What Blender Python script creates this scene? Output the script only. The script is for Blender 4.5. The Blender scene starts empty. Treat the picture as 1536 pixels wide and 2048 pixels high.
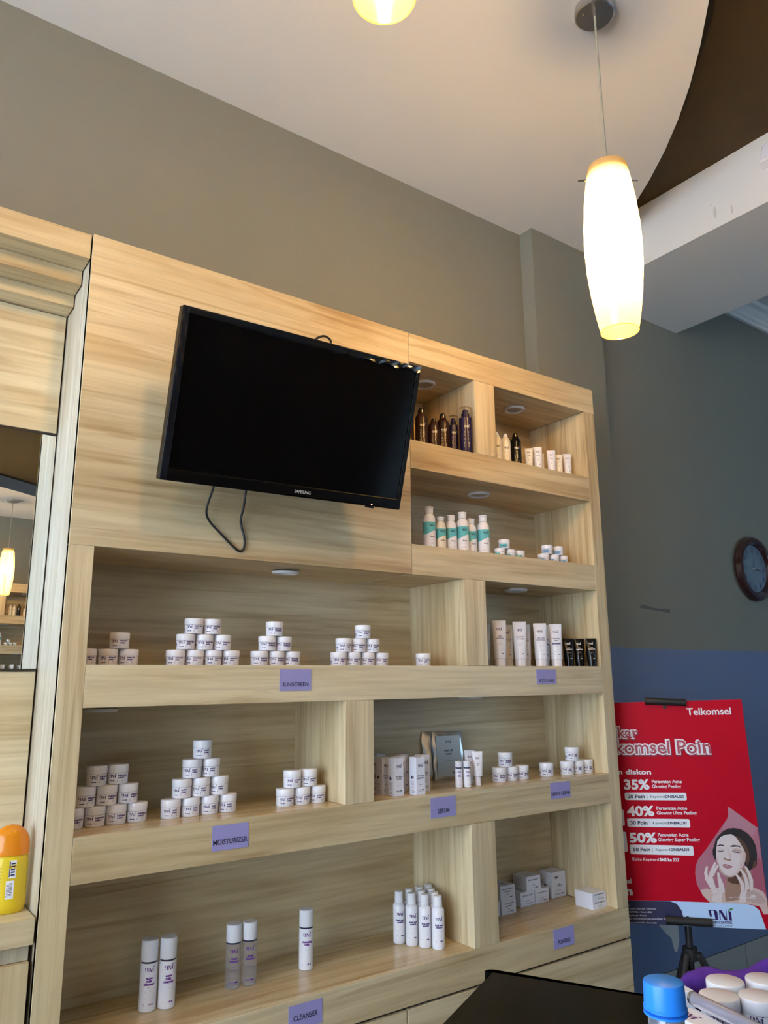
import bpy, math, random
from mathutils import Vector, Matrix, Euler
random.seed(7)
PI = math.pi
scene = bpy.context.scene
COL = scene.collection

# ------------------------------------------------------------------ camera
CAM = Vector((-0.43697, -1.91850, -0.03847))
FPX = 1525.523
RV = Vector((0.81306, -0.58208, -0.00863)); UV = Vector((-0.11757, -0.17846, 0.97690))
yaw, pitch, roll = math.radians(-35.59616), math.radians(12.32292), math.radians(-0.50633)
FW = Vector((-math.sin(yaw) * math.cos(pitch), math.cos(yaw) * math.cos(pitch), math.sin(pitch)))
_r = Vector((math.cos(yaw), math.sin(yaw), 0)); _u = _r.cross(FW)
RV = math.cos(roll) * _r + math.sin(roll) * _u
UV = -math.sin(roll) * _r + math.cos(roll) * _u
cd = bpy.data.cameras.new('camera'); cam = bpy.data.objects.new('camera', cd); COL.objects.link(cam)
cd.sensor_fit = 'HORIZONTAL'; cd.sensor_width = 36.0; cd.lens = FPX / 1536 * 36; cd.clip_start = 0.02
m = Matrix.Identity(4)
for i in range(3):
    m[i][0], m[i][1], m[i][2], m[i][3] = RV[i], UV[i], -FW[i], CAM[i]
cam.matrix_world = m
scene.camera = cam

# ------------------------------------------------------------------ world, light, exposure
vs = scene.view_settings
vs.view_transform = 'Standard'; vs.look = 'None'; vs.gamma = 1; vs.use_curve_mapping = False
vs.exposure = 0.27
w = bpy.data.worlds.new('sky'); scene.world = w; w.use_nodes = True
bg = w.node_tree.nodes['Background']; bg.inputs[0].default_value = (0.62, 0.80, 1.0, 1); bg.inputs[1].default_value = 1.0
WARM = (1.0, 0.765, 0.465)
PENDANT_W = 42.0
def area(name, loc, rot, sx, sy, power, color):
    l = bpy.data.lights.new(name, 'AREA'); l.shape = 'RECTANGLE'; l.size = sx; l.size_y = sy
    l.energy = power; l.color = color
    o = bpy.data.objects.new(name, l); COL.objects.link(o); o.location = loc; o.rotation_euler = rot
    return o
# daylight entering through the shop window in the left wall
area('daylight', (-3.35, -1.75, 0.25), (0, -PI / 2, 0), 2.6, 3.3, 185.0, (0.72, 0.86, 1.0))
# cool fill added for the clock wall, sent through an unseen added window
area('cool_fill_right', (4.6, -4.25, 0.3), (PI / 2, 0, 0), 2.4, 2.4, 19.0, (0.42, 0.72, 1.0))

# ------------------------------------------------------------------ pixel -> point on a known plane
def ray(px, py): return FW + RV * ((px - 768) / FPX) + UV * ((1024 - py) / FPX)
def on(px, py, ax, val):
    d = ray(px, py); i = 'xyz'.index(ax); return CAM + d * ((val - CAM[i]) / d[i])
def onplane(px, py, o, n):
    d = ray(px, py); return CAM + d * ((o - CAM).dot(n) / d.dot(n))

# ------------------------------------------------------------------ materials
def mat(name, col, rough=0.5, metal=0.0, spec=0.5, trans=0.0, ior=1.45, emit=None, estr=0.0, coat=0.0):
    mt = bpy.data.materials.new(name); mt.use_nodes = True
    b = mt.node_tree.nodes['Principled BSDF']
    b.inputs['Base Color'].default_value = (*col, 1); b.inputs['Roughness'].default_value = rough
    b.inputs['Metallic'].default_value = metal; b.inputs['Specular IOR Level'].default_value = spec
    b.inputs['Transmission Weight'].default_value = trans; b.inputs['IOR'].default_value = ior
    b.inputs['Coat Weight'].default_value = coat
    if emit: b.inputs['Emission Color'].default_value = (*emit, 1); b.inputs['Emission Strength'].default_value = estr
    return mt
def nd(t, kind, **kw):
    n = t.nodes.new(kind)
    for k, v in kw.items():
        if k in n.inputs: n.inputs[k].default_value = v
        else: setattr(n, k, v)
    return n
def wood(name, axis, tint=(1, 1, 1), rough=0.38):
    mt = mat(name, (0.5, 0.4, 0.3), rough); t = mt.node_tree; b = t.nodes['Principled BSDF']; L = t.links.new
    tc = nd(t, 'ShaderNodeTexCoord'); oi = nd(t, 'ShaderNodeObjectInfo')
    sh = nd(t, 'ShaderNodeVectorMath', operation='SCALE'); sh.inputs[0].default_value = (7, 3, 5); L(oi.outputs['Random'], sh.inputs['Scale'])
    ad = nd(t, 'ShaderNodeVectorMath', operation='ADD'); L(tc.outputs['Object'], ad.inputs[0]); L(sh.outputs[0], ad.inputs[1])
    def mp(s):
        n = nd(t, 'ShaderNodeMapping'); n.inputs['Scale'].default_value = s; L(ad.outputs[0], n.inputs[0]); return n
    def sc(l, c): return (l, c, c) if axis == 'x' else ((c, l, c) if axis == 'y' else (c, c, l))
    n1 = nd(t, 'ShaderNodeTexNoise', Scale=1.0, Detail=4.0, Roughness=0.55, Distortion=0.6); L(mp(sc(0.8, 7)).outputs[0], n1.inputs['Vector'])
    n2 = nd(t, 'ShaderNodeTexNoise', Scale=1.0, Detail=5.0, Roughness=0.6, Distortion=0.3); L(mp(sc(2.0, 55)).outputs[0], n2.inputs['Vector'])
    n3 = nd(t, 'ShaderNodeTexNoise', Scale=1.0, Detail=3.0, Roughness=0.55, Distortion=2.2); L(mp(sc(0.75, 15)).outputs[0], n3.inputs['Vector'])
    cr = nd(t, 'ShaderNodeValToRGB'); e = cr.color_ramp.elements
    T = lambda c: (c[0] * tint[0], c[1] * tint[1], c[2] * tint[2], 1)
    e[0].position = 0.30; e[0].color = T((0.45, 0.325, 0.170)); e[1].position = 0.66; e[1].color = T((0.73, 0.615, 0.40))
    x = e.new(0.48); x.color = T((0.615, 0.49, 0.29))
    L(n1.outputs[0], cr.inputs[0])
    r2 = nd(t, 'ShaderNodeValToRGB'); f = r2.color_ramp.elements
    f[0].position = 0.28; f[0].color = (0.78, 0.74, 0.70, 1); f[1].position = 0.60; f[1].color = (1.04, 1.04, 1.04, 1); L(n2.outputs[0], r2.inputs[0])
    r3 = nd(t, 'ShaderNodeValToRGB'); g = r3.color_ramp.elements
    g[0].position = 0.34; g[0].color = (0.74, 0.66, 0.57, 1); g[1].position = 0.44; g[1].color = (1, 1, 1, 1); L(n3.outputs[0], r3.inputs[0])
    m1 = nd(t, 'ShaderNodeMix', data_type='RGBA', blend_type='MULTIPLY'); m1.inputs[0].default_value = 1.0
    L(cr.outputs[0], m1.inputs[6]); L(r2.outputs[0], m1.inputs[7])
    m2 = nd(t, 'ShaderNodeMix', data_type='RGBA', blend_type='MULTIPLY'); m2.inputs[0].default_value = 0.7
    L(m1.outputs[2], m2.inputs[6]); L(r3.outputs[0], m2.inputs[7])
    L(m2.outputs[2], b.inputs['Base Color'])
    return mt
def plaster(name, c1, c2, scale=3.0, bump=0.05, rough=0.75, band=None, bandz=0.088):
    mt = mat(name, c1, rough, spec=0.3); t = mt.node_tree; b = t.nodes['Principled BSDF']; L = t.links.new
    tc = nd(t, 'ShaderNodeTexCoord')
    n1 = nd(t, 'ShaderNodeTexNoise', Scale=scale, Detail=5.0, Roughness=0.6); L(tc.outputs['Object'], n1.inputs['Vector'])
    mx = nd(t, 'ShaderNodeMix', data_type='RGBA'); mx.inputs[6].default_value = (*c1, 1); mx.inputs[7].default_value = (*c2, 1)
    L(n1.outputs[0], mx.inputs[0]); out = mx.outputs[2]
    if band:
        sp = nd(t, 'ShaderNodeSeparateXYZ'); L(tc.outputs['Object'], sp.inputs[0])
        n4 = nd(t, 'ShaderNodeTexNoise', Scale=14.0, Detail=2.0); L(tc.outputs['Object'], n4.inputs['Vector'])
        ma = nd(t, 'ShaderNodeMath', operation='MULTIPLY_ADD'); ma.inputs[1].default_value = 0.006; L(n4.outputs[0], ma.inputs[0]); L(sp.outputs[2], ma.inputs[2])
        lt = nd(t, 'ShaderNodeMath', operation='LESS_THAN'); lt.inputs[1].default_value = bandz + 0.003; L(ma.outputs[0], lt.inputs[0])
        mb = nd(t, 'ShaderNodeMix', data_type='RGBA'); L(lt.outputs[0], mb.inputs[0]); L(out, mb.inputs[6]); mb.inputs[7].default_value = (*band, 1); out = mb.outputs[2]
    L(out, b.inputs['Base Color'])
    n2 = nd(t, 'ShaderNodeTexNoise', Scale=140.0, Detail=3.0); L(tc.outputs['Object'], n2.inputs['Vector'])
    bp = nd(t, 'ShaderNodeBump', Strength=bump, Distance=0.002); L(n2.outputs[0], bp.inputs['Height']); L(bp.outputs[0], b.inputs['Normal'])
    return mt
WH = wood('oak laminate, grain along x', 'x'); WV = wood('oak laminate, grain upright', 'z')
WL = wood('oak laminate, pale edge, grain upright', 'z', tint=(0.90, 1.0, 1.30)); WY = wood('oak laminate, grain across', 'x', tint=(1.07, 1.05, 1.03), rough=0.22)  # WL: pale oak with cool daylight put into its tint
M_wall = plaster('grey emulsion with blue dado', (0.185, 0.19, 0.165), (0.21, 0.213, 0.186), band=(0.135, 0.185, 0.315))
M_ceil = plaster('white ceiling paint', (0.70, 0.68, 0.65), (0.76, 0.74, 0.71), scale=1.5, rough=0.85)
M_beam = plaster('white beam paint', (0.76, 0.75, 0.73), (0.70, 0.70, 0.69), scale=2.5, rough=0.8)
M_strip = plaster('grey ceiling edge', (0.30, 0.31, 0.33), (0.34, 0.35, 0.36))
M_brown = plaster('dark brown ceiling paint', (0.043, 0.026, 0.009), (0.060, 0.038, 0.013), scale=6, rough=0.6, bump=0.2)
M_floor = plaster('dark grey floor', (0.10, 0.095, 0.09), (0.13, 0.12, 0.11), scale=5, rough=0.4)
M_tile = plaster('grey skirting tile', (0.30, 0.31, 0.29), (0.36, 0.36, 0.33), scale=9, rough=0.35)
M_gap = mat('dark joint', (0.03, 0.022, 0.015), 0.8)
M_mirror = mat('mirror glass', (0.93, 0.95, 0.94), 0.0, metal=1.0)
M_white = mat('white gloss plastic', (0.83, 0.82, 0.88), 0.22)
M_lid = mat('white lid plastic', (0.84, 0.835, 0.89), 0.18)
M_cream = mat('cream plastic', (0.80, 0.73, 0.60), 0.3)
M_print = mat('purple print', (0.045, 0.02, 0.16), 0.5)
M_navy = mat('navy print', (0.02, 0.02, 0.07), 0.5)
M_purple = mat('violet print', (0.13, 0.02, 0.26), 0.5)
M_teal = mat('teal label', (0.11, 0.45, 0.52), 0.35); M_bluel = mat('pale blue label', (0.20, 0.36, 0.58), 0.35)
M_black = mat('black gloss plastic', (0.005, 0.005, 0.006), 0.2, spec=0.3)
M_bezel = mat('black television bezel', (0.003, 0.003, 0.0035), 0.22, spec=0.12)
M_blackm = mat('black matte plastic', (0.012, 0.012, 0.014), 0.55)
M_amber = mat('dark brown bottle plastic', (0.018, 0.006, 0.007), 0.28, spec=0.3)
M_violetb = mat('dark violet bottle plastic', (0.014, 0.009, 0.045), 0.25, spec=0.3)
M_wprint = mat('pale print', (0.75, 0.72, 0.70), 0.5)
M_clear = mat('clear plastic', (0.95, 0.95, 0.97), 0.05, trans=1.0, ior=1.2)
M_liquid = mat('cloudy clear bottle', (0.80, 0.78, 0.84), 0.1, trans=0.86, ior=1.12)
M_vial = mat('smoky clear tube', (0.50, 0.49, 0.60), 0.12, trans=0.6, ior=1.2)
M_lav = mat('lavender card', (0.33, 0.31, 0.62), 0.5); M_box = mat('white carton', (0.78, 0.78, 0.86), 0.45)
M_foil = mat('silver foil', (0.62, 0.64, 0.66), 0.22, metal=0.9); M_pouch = mat('pale grey pouch label', (0.50, 0.56, 0.58), 0.4)
M_steel = mat('brushed steel', (0.55, 0.54, 0.52), 0.3, metal=1.0); M_chrome = mat('chrome', (0.8, 0.8, 0.8), 0.08, metal=1.0)
M_cord = mat('clear lamp cord', (0.36, 0.34, 0.27), 0.4)
M_screen = mat('television screen', (0.002, 0.002, 0.0025), 0.10, spec=0.10)
M_film = bpy.data.materials.new('protective film'); M_film.use_nodes = True
t = M_film.node_tree; t.nodes.remove(t.nodes['Principled BSDF']); tp = nd(t, 'ShaderNodeBsdfTransparent'); gl = nd(t, 'ShaderNodeBsdfGlossy'); gl.inputs['Roughness'].default_value = 0.12; gl.inputs[0].default_value = (.9, .88, .85, 1)
a3 = nd(t, 'ShaderNodeMixShader'); a3.inputs[0].default_value = 0.09; t.links.new(tp.outputs[0], a3.inputs[1]); t.links.new(gl.outputs[0], a3.inputs[2]); t.links.new(a3.outputs[0], t.nodes['Material Output'].inputs[0])
M_led = mat('red standby light', (1, 0.2, 0.1), 0.4, emit=(1, 0.45, 0.35), estr=3.0)
M_ring = mat('white downlight ring', (0.72, 0.71, 0.70), 0.4); M_lens = mat('unlit downlight lens', (0.45, 0.42, 0.37), 0.5)
M_counter = mat('black counter laminate', (0.003, 0.003, 0.0026), 0.25, spec=0.05)
M_red = mat('red print', (0.47, 0.003, 0.018), 0.4, spec=0.15); M_pink = mat('pink print', (0.42, 0.16, 0.22), 0.4)
M_pw = mat('white print', (0.80, 0.80, 0.84), 0.4); M_pblue = mat('pale blue print', (0.50, 0.68, 0.95), 0.4); M_rose = mat('rose print', (0.42, 0.07, 0.10), 0.4)
M_maroon = mat('maroon print', (0.26, 0.005, 0.03), 0.4)
M_skin = mat('skin print', (0.62, 0.46, 0.42), 0.45); M_skinl = mat('light skin print', (0.70, 0.60, 0.60), 0.45); M_skind = mat('shaded skin print', (0.33, 0.19, 0.14), 0.45)
M_hair = mat('dark hair print', (0.020, 0.015, 0.018), 0.45); M_lips = mat('lips print', (0.48, 0.20, 0.21), 0.45); M_green = mat('green leaf print', (0.08, 0.30, 0.08), 0.45)
M_clockf = mat('clock face', (0.22, 0.32, 0.42), 0.25, metal=0.5); M_clockw = mat('dark wood clock rim', (0.035, 0.012, 0.012), 0.2, coat=0.6)
M_bluecap = mat('blue bottle cap', (0.02, 0.24, 0.85), 0.35); M_water = mat('water bottle plastic', (0.85, 0.88, 0.95), 0.08, trans=0.85, ior=1.2)
M_cloth = mat('purple fabric', (0.09, 0.03, 0.30), 0.8, spec=0.2)
M_yellow = mat('yellow bottle', (0.72, 0.52, 0.02), 0.3); M_orange = mat('translucent orange cap', (0.90, 0.30, 0.01), 0.2, trans=0.25)
M_peel = mat('bare plaster', (0.5, 0.5, 0.5), 0.8); M_scuff = mat('scuff', (0.10, 0.10, 0.10), 0.8); M_beige = mat('beige carton', (0.62, 0.60, 0.62), 0.45)
M_glass = mat('window glass', (0.95, 0.97, 1.0), 0.0, trans=1.0, ior=1.02); M_alu = mat('white window frame', (0.7, 0.7, 0.7), 0.4)

# lamp shade: thin amber-white glass that scatters the bulb's light
M_shade = bpy.data.materials.new('amber white lamp glass'); M_shade.use_nodes = True
t = M_shade.node_tree; t.nodes.remove(t.nodes['Principled BSDF'])
tr = nd(t, 'ShaderNodeBsdfTranslucent'); tr.inputs[0].default_value = (1.0, 0.72, 0.30, 1)
df = nd(t, 'ShaderNodeBsdfDiffuse'); df.inputs[0].default_value = (0.85, 0.62, 0.32, 1)
tp = nd(t, 'ShaderNodeBsdfTransparent'); tp.inputs[0].default_value = (1.0, 0.85, 0.55, 1)
gl = nd(t, 'ShaderNodeBsdfGlossy'); gl.inputs['Roughness'].default_value = 0.15
a1 = nd(t, 'ShaderNodeMixShader'); a1.inputs[0].default_value = 0.35; a2 = nd(t, 'ShaderNodeMixShader'); a2.inputs[0].default_value = 0.22; a3 = nd(t, 'ShaderNodeMixShader'); a3.inputs[0].default_value = 0.04
t.links.new(tr.outputs[0], a1.inputs[1]); t.links.new(df.outputs[0], a1.inputs[2]); t.links.new(a1.outputs[0], a2.inputs[1]); t.links.new(tp.outputs[0], a2.inputs[2])
t.links.new(a2.outputs[0], a3.inputs[1]); t.links.new(gl.outputs[0], a3.inputs[2]); t.links.new(a3.outputs[0], t.nodes['Material Output'].inputs[0])

# ------------------------------------------------------------------ mesh helpers
class MB:
    def __init__(s): s.v = []; s.f = []
    def add(s, vs, fs):
        o = len(s.v); s.v += [tuple(v) for v in vs]; s.f += [tuple(i + o for i in f) for f in fs]; return s
    def box(s, x0, x1, y0, y1, z0, z1):
        return s.add([(x0, y0, z0), (x1, y0, z0), (x1, y1, z0), (x0, y1, z0), (x0, y0, z1), (x1, y0, z1), (x1, y1, z1), (x0, y1, z1)],
                     [(3, 2, 1, 0), (4, 5, 6, 7), (0, 1, 5, 4), (1, 2, 6, 5), (2, 3, 7, 6), (3, 0, 4, 7)])
    def rings(s, rs, n=28, c0=True, c1=True, cx=0, cy=0):
        vs = []; fs = []
        for r in rs:
            z, rx, ry = r if len(r) == 3 else (r[0], r[1], r[1])
            for i in range(n):
                a = 2 * PI * i / n; vs.append((cx + rx * math.sin(a), cy - ry * math.cos(a), z))
        for k in range(len(rs) - 1):
            for i in range(n):
                j = (i + 1) % n; fs.append((k * n + i, k * n + j, (k + 1) * n + j, (k + 1) * n + i))
        if c0: fs.append(tuple(range(n - 1, -1, -1)))
        if c1: fs.append(tuple((len(rs) - 1) * n + i for i in range(n)))
        return s.add(vs, fs)
    def tube(s, pts, r, n=8, closed=False):
        pts = [Vector(p) for p in pts]; vs = []; fs = []; N = len(pts); up = None
        for k, p in enumerate(pts):
            if closed: d = (pts[(k + 1) % N] - pts[k - 1]).normalized()
            else: d = (pts[min(k + 1, N - 1)] - pts[max(k - 1, 0)]).normalized()
            if up is None:
                up = Vector((0, 0, 1)) if abs(d.z) < 0.9 else Vector((1, 0, 0))
            sx = d.cross(up).normalized(); up = sx.cross(d).normalized()
            rr = r[k] if isinstance(r, (list, tuple)) else r
            for i in range(n):
                a = 2 * PI * i / n; vs.append(p + sx * (rr * math.cos(a)) + up * (rr * math.sin(a)))
        for k in range(N if closed else N - 1):
            for i in range(n):
                j = (i + 1) % n; k2 = (k + 1) % N; fs.append((k * n + i, k * n + j, k2 * n + j, k2 * n + i))
        if not closed: fs += [tuple(range(n - 1, -1, -1)), tuple((N - 1) * n + i for i in range(n))]
        return s.add(vs, fs)
    def prism(s, pts, z0, z1):
        n = len(pts); vs = [(p[0], p[1], z0) for p in pts] + [(p[0], p[1], z1) for p in pts]
        return s.add(vs, [tuple(range(n - 1, -1, -1)), tuple(range(n, 2 * n))] + [(i, (i + 1) % n, n + (i + 1) % n, n + i) for i in range(n)])
    def mesh(s, name, material, sharp=35):
        me = bpy.data.meshes.new(name); me.from_pydata(s.v, [], s.f); me.materials.append(material)
        me.polygons.foreach_set('use_smooth', [True] * len(me.polygons)); me.set_sharp_from_angle(angle=math.radians(sharp)); me.update()
        return me
def link(name, data, parent=None):
    o = bpy.data.objects.new(name, data); COL.objects.link(o)
    if parent: o.parent = parent
    return o
def part(name, mb, material, parent=None, bevel=0, sharp=35):
    o = link(name, mb.mesh(name, material, sharp), parent)
    if bevel:
        b = o.modifiers.new('edge', 'BEVEL'); b.width = bevel; b.segments = 2; b.limit_method = 'ANGLE'
    return o
def tag(o, label, cat, group=None):
    o['label'] = label; o['category'] = cat
    if group: o['group'] = group
    return o
def struct(name, mb, material, label, cat):
    o = part(name, mb, material); o['kind'] = 'structure'; return tag(o, label, cat)
def empty(name, loc=(0, 0, 0), rz=0):
    o = link(name, None); o.empty_display_size = 0.05; o.location = loc; o.rotation_euler = (0, 0, rz); return o
B = lambda *a: MB().box(*a)

# flat print made of 2-D polygons: text, logo, bars
_tc = {}
def glyphs(txt, bold=0.0, res=2, space=1.0):
    key = (txt, bold, res, space)
    if key not in _tc:
        c = bpy.data.curves.new('t', 'FONT'); c.body = txt; c.size = 1; c.resolution_u = res; c.offset = bold; c.space_character = space
        o = bpy.data.objects.new('t', c); COL.objects.link(o)
        dg = bpy.context.evaluated_depsgraph_get(); me = bpy.data.meshes.new_from_object(o.evaluated_get(dg))
        vs = [(v.co.x, v.co.y) for v in me.vertices]; fs = [tuple(p.vertices) for p in me.polygons]
        bpy.data.objects.remove(o); bpy.data.curves.remove(c); bpy.data.meshes.remove(me)
        x0 = min(v[0] for v in vs); x1 = max(v[0] for v in vs)
        _tc[key] = ([(x - x0, y) for x, y in vs], fs, x1 - x0)
    return _tc[key]
class P2:
    def __init__(s): s.v = []; s.f = []
    def poly(s, pts):
        o = len(s.v); s.v += [tuple(p) for p in pts]; s.f.append(tuple(range(o, o + len(pts)))); return s
    def rect(s, x0, y0, x1, y1): return s.poly([(x0, y0), (x1, y0), (x1, y1), (x0, y1)])
    def text(s, txt, x, y, h, align='l', bold=0.0, width=None, res=2):
        vs, fs, wd = glyphs(txt, bold, res); k = h / 0.70; kx = k
        if width: kx = width / wd
        dx = {'l': 0, 'c': -wd / 2, 'r': -wd}[align]; o = len(s.v)
        s.v += [(x + (a + dx) * kx, y + b * k) for a, b in vs]; s.f += [tuple(i + o for i in f) for f in fs]; return s
    def logo(s, x, y, h, leaf=True):
        Q = [[(0, 1), (.25, 1), (.32, .3), (.10, .3)], [(.2, .92), (.8, .92), (.8, 1), (.2, 1)], [(.65, 0), (.92, 0), (.92, .85), (.76, 1), (.55, 1)], [(.1, 0), (.7, 0), (.7, .08), (.1, .08)],
             [(1.1, 0), (1.18, 0), (1.18, 1), (1.1, 1)], [(1.57, 0), (1.85, 0), (1.38, 1), (1.1, 1)], [(1.77, 0), (1.85, 0), (1.85, 1), (1.77, 1)],
             [(2.05, 0), (2.33, 0), (2.33, .9), (2.05, .95)]]
        if leaf: Q.append([(2.1, 1.05), (2.45, 1.12), (2.62, 1.42), (2.2, 1.32)])
        for q in Q: s.poly([(x + a * h, y + b * h) for a, b in q])
        return s
    def mb(s, fn):
        m_ = MB(); m_.add([fn(a, b) for a, b in s.v], s.f); return m_
    def band(s, x0, x1, lo, hi, n=14):
        f = lambda g, x: g(x) if callable(g) else g
        for i in range(n):
            a, b = x0 + (x1 - x0) * i / n, x0 + (x1 - x0) * (i + 1) / n; s.poly([(a, f(lo, a)), (b, f(lo, b)), (b, f(hi, b)), (a, f(hi, a))])
        return s
    def round(s, x0, y0, x1, y1, r, n=4):
        pts = []
        for cx, cy, a0 in ((x1 - r, y1 - r, 0), (x0 + r, y1 - r, 90), (x0 + r, y0 + r, 180), (x1 - r, y0 + r, 270)):
            for i in range(n + 1):
                a = math.radians(a0 + 90 * i / n); pts.append((cx + r * math.cos(a), cy + r * math.sin(a)))
        return s.poly(pts)
def front(y): return lambda u, v: (u, y, v)
def wrap(prof, eps=0.0003):
    def fn(u, v):
        for k in range(len(prof) - 1):
            (z0, a0, b0), (z1, a1, b1) = prof[k], prof[k + 1]
            if v <= z1 or k == len(prof) - 2:
                f = max(0, min(1, (v - z0) / max(z1 - z0, 1e-6))); rx = a0 + (a1 - a0) * f; ry = b0 + (b1 - b0) * f; break
        a = u / rx; return ((rx + eps) * math.sin(a), -(ry + eps) * math.cos(a), v)
    return fn

# ------------------------------------------------------------------ the room
ZC, ZU, ZF, YW, YC = 1.985, 2.11, -1.375, 0.32, 0.246
XL, XR, YF = -2.9, 6.4, -3.86
struct('floor', B(XL, XR, YF, YW, ZF - 0.1, ZF), M_floor, 'dark grey floor of the shop', 'floor')
wb = struct('wall_back', B(XL, XR, YW, YW + 0.12, ZF, 2.5), M_wall, 'grey back wall with blue lower band behind the shelving', 'wall')
struct('wall_column', B(1.96, 2.42, YC, YW, ZF, ZC), M_wall, 'grey wall column right of the shelf unit', 'wall')
fx0, fx1, fz0, fz1 = 3.4, 5.8, -0.9, 1.5
wfr = MB(); wfr.box(XL, fx0, YF - 0.12, YF, ZF, 2.5); wfr.box(fx1, XR, YF - 0.12, YF, ZF, 2.5); wfr.box(fx0, fx1, YF - 0.12, YF, ZF, fz0); wfr.box(fx0, fx1, YF - 0.12, YF, fz1, 2.5)
wf2 = MB()
for x in (fx0, (fx0 + fx1) / 2, fx1): wf2.box(x - 0.025, x + 0.025, YF - 0.09, YF - 0.03, fz0, fz1)
for z in (fz0, fz1): wf2.box(fx0, fx1, YF - 0.09, YF - 0.03, z - 0.025, z + 0.025)
wn2 = struct('added_window', wf2, M_alu, 'unseen white framed window added opposite the clock wall for cool light', 'window')  # unseen window, added so bluish light reaches the right side
for k in range(2):
    a = fx0 + 0.025 + k * (fx1 - fx0) / 2; part('pane', B(a, a + (fx1 - fx0) / 2 - 0.05, YF - 0.062, YF - 0.058, fz0 + 0.025, fz1 - 0.025), M_glass, wn2)
struct('wall_front', wfr, M_wall, 'grey wall opposite the shelving', 'wall')
struct('wall_right', B(XR, XR + 0.12, YF, YW, ZF, 2.5), M_wall, 'grey end wall of the next room zone', 'wall')
wy0, wy1, wz0, wz1 = -3.45, -0.05, -1.05, 1.6
wl = MB(); wl.box(XL - 0.12, XL, YF, wy0, ZF, 2.5); wl.box(XL - 0.12, XL, wy1, YW, ZF, 2.5); wl.box(XL - 0.12, XL, wy0, wy1, ZF, wz0); wl.box(XL - 0.12, XL, wy0, wy1, wz1, 2.5)
struct('wall_left', wl, M_wall, 'left wall with the wide shop window', 'wall')
wf = MB()
for y in (wy0, (wy0 + wy1) / 2, wy1): wf.box(XL - 0.09, XL - 0.03, y - 0.025, y + 0.025, wz0, wz1)
for z in (wz0, wz1): wf.box(XL - 0.09, XL - 0.03, wy0, wy1, z - 0.025, z + 0.025)
wn = struct('window_1', wf, M_alu, 'wide white framed shop window letting in daylight', 'window')
for k in range(2):
    a = wy0 + 0.025 + k * (wy1 - wy0) / 2; part('pane', B(XL - 0.062, XL - 0.058, a, a + (wy1 - wy0) / 2 - 0.05, wz0 + 0.025, wz1 - 0.025), M_glass, wn)
# curved dropped ceiling, brown ceiling above it, beam
curve = [(2.407, 0.20), (2.33, 0.055), (2.206, -0.135), (2.11, -0.285), (2.005, -0.43), (1.897, -0.561), (1.782, -0.684), (1.655, -0.805), (1.52, -0.92), (1.375, -1.03), (1.22, -1.13), (1.055, -1.225), (0.88, -1.31), (0.70, -1.385), (0.51, -1.45), (0.32, -1.505), (0.12, -1.55), (-0.25, -1.60), (-0.7, -1.63), (XL, -1.65)]
n = len(curve); pts = [(XL, YW), (2.407, YW)] + curve
ce = MB(); ce.add([(p[0], p[1], ZC) for p in pts] + [(p[0], p[1], ZU - 0.001) for p in pts], [tuple(range(len(pts)))[::-1], tuple(range(len(pts), 2 * len(pts)))])
ceil = struct('ceiling', ce, M_ceil, 'dropped white ceiling with a long curved edge', 'ceiling')
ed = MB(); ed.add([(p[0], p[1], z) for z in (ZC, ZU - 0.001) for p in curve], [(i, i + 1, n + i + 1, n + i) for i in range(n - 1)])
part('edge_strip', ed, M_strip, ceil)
struct('ceiling_upper', B(XL, 2.407, YF, YW, ZU, ZU + 0.05), M_brown, 'dark brown higher ceiling beyond the curved edge', 'ceiling')
bm_ = struct('trim_1', B(2.407, 3.165, YF, YW, 1.815, 2.4), M_beam, 'white ceiling beam with grey soffit', 'beam')
struct('ceiling_right', B(3.165, XR, YF, YW, 2.19, 2.25), M_beam, 'ceiling of the next zone beyond the beam', 'ceiling')
mo = MB(); prof = [(0, 2.085), (0.018, 2.085), (0.022, 2.10), (0.035, 2.108), (0.04, 2.125), (0.06, 2.14), (0.066, 2.155), (0.09, 2.165), (0.095, 2.19), (0, 2.19)]
mo.add([(x, YW - d, z) for x in (3.165, XR) for d, z in prof], [(i, (i + 1) % 10, 10 + (i + 1) % 10, 10 + i) for i in range(10)])
struct('trim_2', mo, M_beam, 'stepped white crown moulding above the clock wall', 'moulding')
for k, (y, z, s) in enumerate([(-0.385, 1.888, 0.03), (-0.458, 1.862, 0.022), (-0.372, 1.93, 0.008)]):
    q = P2(); q.poly([(y + s * 0.28 * math.cos(i * 0.8) * random.uniform(.7, 1.2), z + s * math.sin(i * 0.8)) for i in range(8)])
    part('stain', q.mb(lambda u, v: (2.4066, u, v)), plaster('grey stain %d' % k, (0.52, 0.52, 0.50), (0.6, 0.6, 0.57)), bm_)
# skirting tiles
bb = struct('baseboard_back', B(2.42, XR, YW - 0.008, YW, ZF, ZF + 0.10), M_gap, 'grey tiled skirting under the clock wall', 'baseboard')
for k in range(10):
    a = 2.424 + k * 0.40
    if a < XR - 0.4: part('tile', B(a, a + 0.396, YW - 0.012, YW - 0.008, ZF + 0.001, ZF + 0.103), M_tile, bb)
# wear on the wall
q = P2(); q.poly([(2.64, .278), (2.66, .295), (2.72, .287), (2.78, .279), (2.84, .283), (2.88, .279), (2.882, .262), (2.83, .266), (2.77, .27), (2.70, .274)]); part('scuff', q.mb(front(YW - 0.0006)), M_scuff, wb)
q = P2(); q.poly([(2.60, -1.085), (2.64, -1.075), (2.70, -1.08), (2.735, -1.10), (2.735, -1.17), (2.715, -1.21), (2.695, -1.205), (2.68, -1.15), (2.645, -1.125)]); part('peeled_patch', q.mb(front(YW - 0.0006)), M_peel, wb)
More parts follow.
